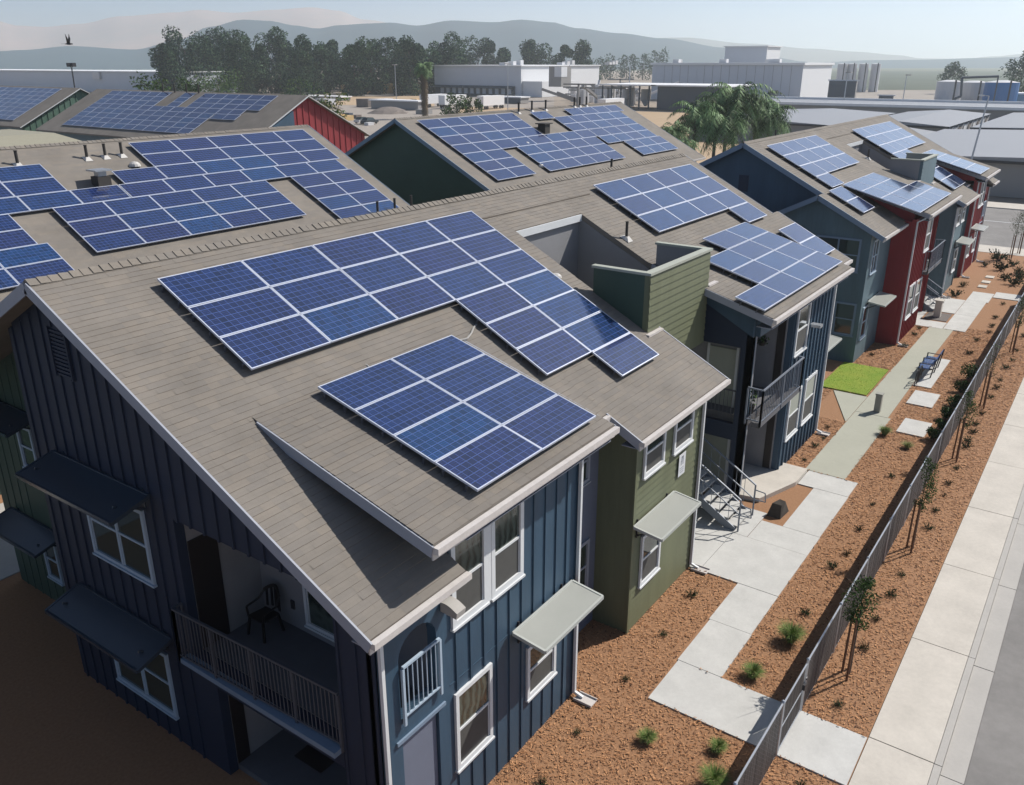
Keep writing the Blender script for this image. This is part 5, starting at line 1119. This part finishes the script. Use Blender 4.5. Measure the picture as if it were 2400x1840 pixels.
for k, (u, d, lb) in enumerate(((1030, 298, 'white trailer backed to the left end of the loading docks'), (1075, 292, 'second white trailer at the loading docks'), (1165, 285, 'white trailer at the right end of the loading docks'), (1450, 262, 'white truck parked left of the dark canopy building'))):
    p = far(u, 146, d); tt = thing('truck_trailer', (p.x, p.y, 0), lb, 'truck', 'parked trailers'); b = MB(); b.box(p.x-9, p.x+2, p.y-1.3, p.y+1.3, 1.1, 3.9); part('box', b, ROOFW, tt)
    for wx in (-8, -6.8, 0, 1.2):
        for sy in (-1.15, 1.15): b = MB(); b.tube((p.x+wx, p.y+sy-.15, .5), (p.x+wx, p.y+sy+.15, .5), .5, .5, 10); part('wheel', b, PLANTB, tt)
field('yard', [gpt(560, 322), gpt(1015, 300), gpt(1015, 395), gpt(560, 395)], F_SAND, -.09)
for k, (u, d, r_, hh, lb) in enumerate(((640, 300, 9, 2.6, 'brown rubble mound under the eucalyptus row, left one'), (680, 292, 12, 3.4, 'largest brown rubble mound before the eucalyptus row'), (735, 285, 8, 2.4, 'low brown rubble mound beyond the red gable ridge'), (905, 260, 6, 1.8, 'small rubble heap in front of the lumber stacks'))):
    p = far(u, 146, d); rn = random.Random(k); b = MB(); n = 14
    rings = [[(p.x+math.cos(2*math.pi*j/n)*r_*f_*rn.uniform(.85, 1.15), p.y+math.sin(2*math.pi*j/n)*r_*f_*rn.uniform(.85, 1.15), hh*z_-.12) for j in range(n)] for f_, z_ in ((1, 0), (.7, .5), (.35, .9), (.06, 1))]
    for a_, c_ in zip(rings[:-1], rings[1:]):
        for j in range(n): b.face([a_[j], a_[(j+1) % n], c_[(j+1) % n], c_[j]])
    tag(b.build('rubble_mound', RUBB), lb, 'mound', 'rubble mounds in the yard')
CARS = [mat('car_white', (.6, .6, .6), .3), mat('car_dark', (.03, .035, .04), .3), mat('car_silver', (.35, .36, .38), .3), mat('car_red', (.25, .03, .03), .3)]
for k, (u, d) in enumerate(((842, 214), (858, 212), (1130, 236), (1152, 240), (1180, 238), (2070, 232), (2120, 236), (2140, 236))):
    p = far(u, 146, d); tt = thing('parked_car', (p.x, p.y, 0), ['pale car in the yard left of the white tent roof', 'dark car next to the pale one left of the tent roof', 'silver car left of the low white-roofed building', 'red car before the low white-roofed building', 'white car before the low white-roofed building', 'dark car behind the parapet left of the white tank', 'silver car behind the parapet near the white tank', 'red car behind the parapet nearest the white tank'][k], 'car', 'cars parked in the yards')
    b = MB(); b.prism([(p.x-2.2, p.y-.9, .35), (p.x+2.2, p.y-.9, .35), (p.x+2.2, p.y+.9, .35), (p.x-2.2, p.y+.9, .35)], [(p.x-2.1, p.y-.85, .9), (p.x+2.15, p.y-.85, .85), (p.x+2.15, p.y+.85, .85), (p.x-2.1, p.y+.85, .9)]); part('body', b, CARS[(0, 1, 2, 3, 0, 1, 2, 3)[k]], tt)
    b = MB(); b.prism([(p.x-1.7, p.y-.85, .9), (p.x+1.2, p.y-.85, .88), (p.x+1.2, p.y+.85, .88), (p.x-1.7, p.y+.85, .9)], [(p.x-1.2, p.y-.7, 1.45), (p.x+.5, p.y-.7, 1.45), (p.x+.5, p.y+.7, 1.45), (p.x-1.2, p.y+.7, 1.45)]); part('cabin', b, GLASS, tt)
    for wx in (-1.35, 1.35):
        for sy in (-.85, .85): b = MB(); b.tube((p.x+wx, p.y+sy-.1, .32), (p.x+wx, p.y+sy+.1, .32), .32, .32, 10); part('wheel', b, PLANTB, tt)
for k, (u, vt, d, lb) in enumerate(((925, 152, 330, 'thin light pole in front of the eucalyptus row'), (1190, 150, 262, 'thin light pole before the dock warehouse'), (1990, 170, 240, 'light pole by the pump house'), (2130, 176, 250, 'light pole between the silos and the tanks'))):
    p = far(u, 146, d); q = far(u, vt, d); tt = thing('light_pole', (p.x, p.y, 0), lb, 'light pole', 'light poles of the yards'); b = MB(); b.tube((p.x, p.y, 0), (p.x, p.y, q.z), .16, .1, 6); part('pole', b, STEEL, tt); b = MB(); b.box(q.x-.7, q.x+.7, q.y-.7, q.y+.7, q.z-.1, q.z+.15); part('lamp_head', b, WALLG, tt)
# processing plant: frames, pipes, hoppers
pl_ = far(1370, 146, 330); t = thing('processing_plant', (pl_.x, pl_.y, 0), 'cluttered steel processing plant between the dock warehouse and the dark canopy', 'plant')
b = MB(); p = far(1316, 146, 340); b.box(p.x, p.x+7, p.y, p.y+5.5, 5, 12.2); part('tower', b, WALLG, t); b = MB(); b.box(p.x-.1, p.x+4, p.y-.1, p.y+3, 8.5, 12.0); part('tower_panel', b, WALLW, t)
for k in range(60):
    u = rnd.uniform(1345, 1500); d = rnd.uniform(290, 370); p = far(u, 146, d); hh = rnd.uniform(2, 7.5); b = MB(); r_ = rnd.random()
    if r_ < .4: b.box(p.x, p.x+.5, p.y, p.y+.5, 0, hh); b.box(p.x, p.x+.5, p.y-6, p.y+6, hh-.5, hh); part('steel_frame', b, WALLG, t)
    elif r_ < .7: b.tube((p.x, p.y, 0), (p.x, p.y, hh*.8), 1.2, 1.2, 10); part('vessel', b, TANKW, t)
    else: b.bar((p.x, p.y, 1), (p.x+rnd.uniform(-12, 12), p.y+rnd.uniform(-12, 12), hh), .8, .8); part('conveyor', b, rnd.choice((TANKW, WALLG)), t)
# storage sheds beyond the cross street
def shed(x0, x1, y0, y1, h, label, wl, rf, ridge=0.6, lattice=False):
    t = thing('storage_shed', (x0, y0, 0), label, 'storage shed', 'grey roofed storage sheds')
    b = MB(); b.box(x0, x1, y0, y1, -.1, h-.3); part('wall', b, wl, t); o = .5; ym = (y0+y1)/2
    b = MB(); b.prism([(x0-o, y0-o, h-.3), (x0-o, y1+o, h-.3), (x0-o, ym, h+ridge-.3)][::1], [(x1+o, y0-o, h-.3), (x1+o, y1+o, h-.3), (x1+o, ym, h+ridge-.3)]); part('roof', b, rf, t)
    b = MB(); b.box(x0-o-.1, x0-o, y0-o, y1+o, h-.55, h-.27); part('fascia', b, DARK, t)
    if lattice:
        n = int((x1-x0)/5)
        for k in range(n):
            xa = x0+k*(x1-x0)/n; xb = x0+(k+1)*(x1-x0)/n; c_ = MB(); c_.box(xa, xa+.4, y0-.3, y0-.05, 0, h-.4); part('column', c_, DARK, t)
            c_ = MB(); c_.box(xa+.5, xb-.2, y0-.12, y0-.02, .2, h-.9); part('door_panel', c_, WALLW if k % 2 else RUBB, t); c_ = MB(); c_.bar((xa+.4, y0-.2, .2), (xb, y0-.2, h-.6), .25, .12); part('brace', c_, TANKW, t)
    return t
t = shed(101, 148, -24, 17.2, 4.0, 'nearest grey storage shed with a plain wall facing the cross street', WALLG, ROOFG)
for k in range(3): b = MB(); b.box(100.9, 100.98, -4-6*k, -1.5-6*k, 0, 2.6); part('roller_door', b, WALLB, t)
shed(152, 204, -26, 14, 4.2, 'grey storage shed behind the nearest one at the right edge', WALLG, ROOFG)
shed(153, 198, 18.2, 33, 4.1, 'long storage shed with braced openings behind the whitish arrays', WALLG, ROOFG, lattice=True)
shed(110, 150, 18.5, 28, 3.3, 'lower storage shed with braced openings just left of the nearest shed', WALLG, ROOFG, lattice=True)
t = thing('long_parapet_building', (208, 70, 0), 'long low building with a thin white parapet crossing behind the palms and sheds', 'building')
b = MB(); b.box(208, 240, -60, 84, 0, 4.0); part('wall', b, WALLG, t)
b = MB(); b.box(207.4, 241, -60.5, 84.5, 4.0, 4.2); part('roof_deck', b, ROOFG, t)
for q in ((207.4, 208.2, -60.5, 84.5), (240.2, 241, -60.5, 84.5)): b = MB(); b.box(*q, 4.2, 4.75); part('parapet', b, ROOFW, t)
t = shed(150, 196, 36, 62, 3.8, 'storage shed with white doors just right of the palm cluster', WALLG, ROOFG, lattice=True)
for k in range(7):
    u = 1905+k*36+rnd.uniform(-8, 8); p = far(u, 146, 262); b = MB(); rn = random.Random(k); leafball(b, (p.x, p.y, 1.2), 1.9, 120, .4, rn, squash=.7); tt = thing('bush', (p.x, p.y, 0), 'dark low bush behind the white parapet, number counted from the big warehouse' if False else ['dark low bush right under the corner of the big warehouse', 'dark low bush left of the pump house', 'dark low bush in front of the pump house', 'dark low bush below the slim silos', 'dark low bush right of the silos', 'dark low bush before the small dark block', 'dark low bush right of the small dark block'][k], 'bush', 'low bushes behind the parapet'); part('foliage', b, [EUCA, LEAFD], tt)
# lamp post
t = thing('street_lamp', (99, 0, 0), 'tall thin street lamp in front of the nearest grey storage shed', 'street lamp'); y = col_x(2312, 99); d = fdist(Vector((99, y, 0))); p = far(2318, 225, d)
b = MB(); b.tube((99, y, 0), (p.x, p.y, p.z), .13, .07, 8); part('pole', b, STEEL, t); q = far(2296, 223, d); b = MB(); b.bar(tuple(p), tuple(q), .08, .08); part('arm', b, STEEL, t); q2 = far(2306, 224, d); b = MB(); b.bar(tuple(q), tuple(q2), .35, .14); part('lamp_head', b, WHITE, t)
p = far(172, 205, 150); t = thing('floodlight_post', (p.x, p.y, 0), 'thin post with two floodlights above the far left roof', 'floodlight'); tp = far(168, 160, 150); b = MB(); b.tube((p.x, p.y, 0), tuple(tp), .14, .10, 6); part('pole', b, DARK, t)
for du in (-5, 5): a = far(167+du, 152, 150); b = MB(); b.box(a.x-.3, a.x+.3, a.y-.3, a.y+.3, a.z-.3, a.z+.3); b.bar(tuple(tp), tuple(a), .08, .08); part('floodlight', b, DARK, t)

# ---------------------------------------------------------------- far trees
def tree(u, vtop, w, d, label, mats=(EUCA, EUCB), seed=0, n=1500, grp=None, leaf=.55, base=0.0, cone=False, low=.12, kind='eucalyptus_tree'):
    rnd = random.Random(seed*7+3); c = far(u, 146, d); H = far(u, vtop, d).z; W = w/FPX*d; t = thing(kind, (c.x, c.y, 0), label, 'tree', grp)
    tr = MB(); tr.tube((c.x, c.y, -.1), (c.x+rnd.uniform(-.5, .5), c.y, H*.55), .020*H, .010*H, 8); L = []
    side = Vector((-FWD.y, FWD.x, 0))
    nb = 22 if w > 55 else 15
    for k in range(nb):
        f_ = low+(0.97-low)*(k+rnd.random()*.6)/nb; env = (math.sin(math.pi*min(.98, .10+.80*f_)))**.45 if not cone else (1.05-f_)
        off = rnd.uniform(-1, 1)*W*.52*env; dp = rnd.uniform(-1, 1)*W*.35*env
        cc = Vector((c.x, c.y, 0))+side*off+FWD*dp; cc.z = H*f_*.93; r = W*rnd.uniform(.20, .34)*(1.1-.2*f_); L.append((cc, r))
        tr.tube((c.x, c.y, max(0, cc.z-H*.22)), tuple(cc), .006*H, .002*H, 5)
    part('trunk', tr, BARK, t); b = MB()
    for cc, r in L:
        m_ = (0, 0, 1) if rnd.random() < .6 else (0, 1, 1)
        leafball(b, (cc.x, cc.y, cc.z), r, n//nb, leaf, rnd, mi=m_, squash=1.0, shell=.45)
    part('crown', b, list(mats), t); return t
TL2 = [(398, 98, 62), (438, 64, 84), (478, 96, 60), (507, 62, 80), (556, 72, 72), (592, 100, 60), (630, 66, 80), (668, 82, 52), (700, 112, 52), (727, 80, 60), (762, 102, 58), (797, 90, 52), (830, 88, 62), (868, 104, 58), (905, 82, 70), (938, 98, 56), (960, 84, 60), (1002, 102, 60), (1045, 79, 70), (1068, 118, 44)]
LB = ['leftmost tree of the eucalyptus row', 'tall rounded eucalyptus, second from the left end of the row', 'lower eucalyptus in the dip after the first tall crown', 'tallest eucalyptus near the left end of the row', 'eucalyptus with a rounded top right of the tallest one', 'low eucalyptus before the twin spires', 'high spired eucalyptus a third along the row', 'narrow eucalyptus leaning on the high spired one', 'lowest eucalyptus in the gap left of the pointed one', 'pointed eucalyptus above the brown yard', 'low dark eucalyptus right of the pointed one', 'narrow eucalyptus left of the boarded shed', 'leafy eucalyptus directly above the boarded shed', 'low eucalyptus right of the boarded shed', 'broad eucalyptus above the lumber stacks', 'lower eucalyptus above the right lumber stack', 'dark broad eucalyptus left of the shaggy palm', 'eucalyptus directly behind the shaggy palm', 'large eucalyptus behind the left end of the dock warehouse', 'last low eucalyptus of the row, over the white roof']
for i, (u, v, w) in enumerate(TL2): tree(u, v, w, 400+18*((i*5) % 4), LB[i], seed=i, grp='eucalyptus row', n=6500, leaf=.60, low=.05)
TL3 = [(1120, 84, 60, 'broad pair-crowned tree above the dock warehouse roof'), (1158, 92, 52, 'tree right beside the broad one above the dock warehouse'), (1184, 122, 36, 'small low tree between the groups behind the dock warehouse'), (1226, 86, 44, 'narrow tall tree above the warehouse corner'), (1262, 99, 74, 'wide flat-topped tree behind the roof units'), (1322, 99, 38, 'thin spired tree near the right end of the dock warehouse'), (1366, 93, 60, 'dark conical tree above the processing plant')]
for i, (u, v, w, lb) in enumerate(TL3): tree(u, v, w, 520, lb, seed=40+i, grp='trees behind the dock warehouse', cone=(i == 6), leaf=.7, n=4200, low=.05)
for i, (u, v, w, lb) in enumerate(((1432, 132, 50, 'small hazy tree left of the grey warehouse'), (1470, 124, 30, 'small hazy round tree left of the grey warehouse'), (1508, 122, 34, 'hazy twin tree close to the grey warehouse'), (1545, 112, 36, 'hazy pointed tree touching the grey warehouse roof'), (1405, 138, 60, 'low hazy bush mass left of the grey warehouse'))): tree(u, v, w, 760, lb, seed=60+i, grp='hazy trees left of the grey warehouse', n=700, leaf=.9, kind='broadleaf_tree')
tree(2240, 145, 38, 420, 'round dark tree above the storage tanks', seed=70, n=1300, low=.45, leaf=.5, kind='broadleaf_tree'); tree(2402, 118, 60, 360, 'dark tree cut by the right edge of the photo', seed=71, n=1500, low=.45, kind='broadleaf_tree')
tree(2402, 190, 60, 340, 'green bush below the tree at the right edge', seed=72, n=900, mats=(LEAFD, LEAFM), kind='bush')
tree(505, 173, 100, 300, 'light green wide bush in front of the eucalyptus row', seed=80, n=1600, mats=(LEAFM, LEAFM), leaf=.4, kind='bush', low=.2); tree(700, 184, 60, 310, 'olive bush on the brown ground before the eucalyptus row', seed=81, n=800, mats=(LEAFM, EUCA), leaf=.4, kind='bush', low=.2)
tree(352, 172, 80, 190, 'dark green palm-like shrub behind the far roof ridge', seed=82, n=1300, mats=(LEAFD, LEAFM), leaf=.35, kind='bush', low=.2); tree(425, 178, 60, 195, 'green shrub right of the palm-like one behind the far ridge', seed=83, n=900, mats=(LEAFD, LEAFM), leaf=.35, kind='bush', low=.2)
tree(772, 205, 70, 110, 'olive bushy tree right behind the red gable', seed=84, n=1300, mats=(LEAFM, BLADEY), leaf=.22, kind='bush', low=.2)
tree(1066, 218, 52, 205, 'round green bush right of the shaggy palm', seed=85, n=1100, mats=(LEAFD, LEAFM), leaf=.3, kind='bush', low=.15); tree(1110, 226, 36, 205, 'smaller round green bush beside the larger one', seed=86, n=800, mats=(LEAFD, LEAFM), leaf=.3, kind='bush', low=.15)
def palm(x, y, H, L, nf, label, skirt=0, seed=0, droop=1.0, trunk=.2, grp=None, wd=.5):
    rnd = random.Random(seed); t = thing('palm_tree', (x, y, 0), label, 'palm', grp)
    b = MB(); b.tube((x, y, -.1), (x+.1, y, H), trunk*1.2, trunk, 10); part('trunk', b, BARK, t)
    f = MB()
    def frond(z0, a, el, L, mi, seg=9):
        p = Vector((x, y, z0)); d = Vector((math.cos(a)*math.cos(el), math.sin(a)*math.cos(el), math.sin(el))); s_ = Vector((-math.sin(a), math.cos(a), 0))
        for k in range(seg):
            q = p+d*(L/seg); w = wd*L*.2*math.sin(math.pi*(k+.7)/(seg+.6)); dn = Vector((0, 0, -w*.7))
            for sg in (-1, 1):
                for j in range(2):
                    r0 = p.lerp(q, j*.5); f.face([r0, r0.lerp(q, .4), r0+d*(L/seg*.7)+s_*sg*w+dn*rnd.uniform(.6, 1.4)], mi if rnd.random() < .85 else 0)
            p = q; d = (d+Vector((0, 0, -.22*droop))).normalized()
    for k in range(nf): frond(H-rnd.uniform(0, .4), rnd.uniform(0, 6.28), rnd.uniform(-.2, 1.25), L*rnd.uniform(.75, 1.1), rnd.choice((0, 0, 1)))
    part('crown', f, [PALMG, LEAFD, PALMD], t)
    if skirt:
        f = MB()
        for k in range(nf*3): frond(H-skirt*rnd.random()**1.2, rnd.uniform(0, 6.28), rnd.uniform(-1.3, -.7), L*.62, 2, seg=4)
        part('dead_frond_skirt', f, [PALMD, PALMD, PALMD], t)
    return t
p = far(992, 146, 235); palm(p.x, p.y, 12.4, 3.4, 120, 'shaggy fan palm with a skirt of dead fronds left of the dock warehouse', skirt=10.5, seed=3, trunk=.55, droop=1.2, wd=1.5)
for i, (u, d, vt, L, lb) in enumerate(((1640, 112, 262, 4.2, 'left palm of the bushy cluster behind the dark navy gable'), (1690, 120, 232, 4.6, 'second palm of the bushy cluster'), (1735, 116, 222, 5.0, 'tallest palm of the bushy cluster, in the middle'), (1785, 122, 238, 4.6, 'fourth palm of the bushy cluster'), (1818, 118, 268, 4.0, 'rightmost palm of the bushy cluster, leaning over the shed roofs'), (1715, 108, 285, 4.2, 'front palm of the bushy cluster, lowest crown'), (1590, 106, 300, 2.8, 'small palm standing apart, left of the bushy cluster'), (1612, 102, 335, 2.4, 'lowest small palm left of the bushy cluster'))):
    p = far(u, 146, d); palm(p.x, p.y, far(u, vt+8, d).z, L*1.15, 62, lb, seed=20+i, droop=1.35, wd=.9, grp='palm cluster')
# bird in flight
p = far(160, 103, 70); t = thing('bird', tuple(p), 'dark bird in flight above the far left roof', 'bird'); sd = Vector((-FWD.y, FWD.x, 0))*-1
b = MB(); prev = None
for k, (s_, r_) in enumerate(((-.30, .01), (-.2, .03), (-.05, .065), (.1, .07), (.22, .045), (.30, .04), (.36, .008))):
    c_ = p+sd*s_*1.0; ring = [c_+Vector((0, 0, r_*math.sin(a)))+FWD*r_*math.cos(a) for a in [2*math.pi*j/8 for j in range(8)]]
    if prev:
        for j in range(8): b.face([prev[j], prev[(j+1) % 8], ring[(j+1) % 8], ring[j]])
    prev = ring
part('body', b, DARK, t)
for s_ in (-1, 1):
    b = MB(); r0 = p+sd*-.10+Vector((0, 0, .05)); r1 = p+sd*.14+Vector((0, 0, .05)); m1 = p+sd*-.02+FWD*s_*.20+Vector((0, 0, .42)); m2 = p+sd*.12+FWD*s_*.20+Vector((0, 0, .36)); e = p+sd*.02+FWD*s_*.30+Vector((0, 0, .72))
    b.prism([r0, r1, m2, m1], [q+FWD*.012 for q in (r0, r1, m2, m1)]); b.prism([m1, m2, e], [q+FWD*.012 for q in (m1, m2, e)]); part('wing', b, DARK, t)
b = MB(); a = p+sd*-.28; b.prism([a, a+sd*-.22+FWD*.08, a+sd*-.22-FWD*.08], [q+Vector((0, 0, .015)) for q in (a, a+sd*-.22+FWD*.08, a+sd*-.22-FWD*.08)]); part('tail', b, DARK, t)

# ---------------------------------------------------------------- air
hm = bpy.data.materials.new('pale_air'); hm.use_nodes = True; nt = hm.node_tree; nt.nodes.clear(); out = nt.nodes.new('ShaderNodeOutputMaterial'); pv = nt.nodes.new('ShaderNodeVolumePrincipled')
pv.inputs['Color'].default_value = (0.88, 0.96, 1.0, 1); pv.inputs['Density'].default_value = 2.6e-4; pv.inputs['Anisotropy'].default_value = 0.45
nt.links.new(pv.outputs[0], out.inputs['Volume'])
b = MB(); b.box(-1500, 7500, -4500, 7500, -1.2, 300); hz = b.build('haze', hm); tag(hz, kind='stuff')
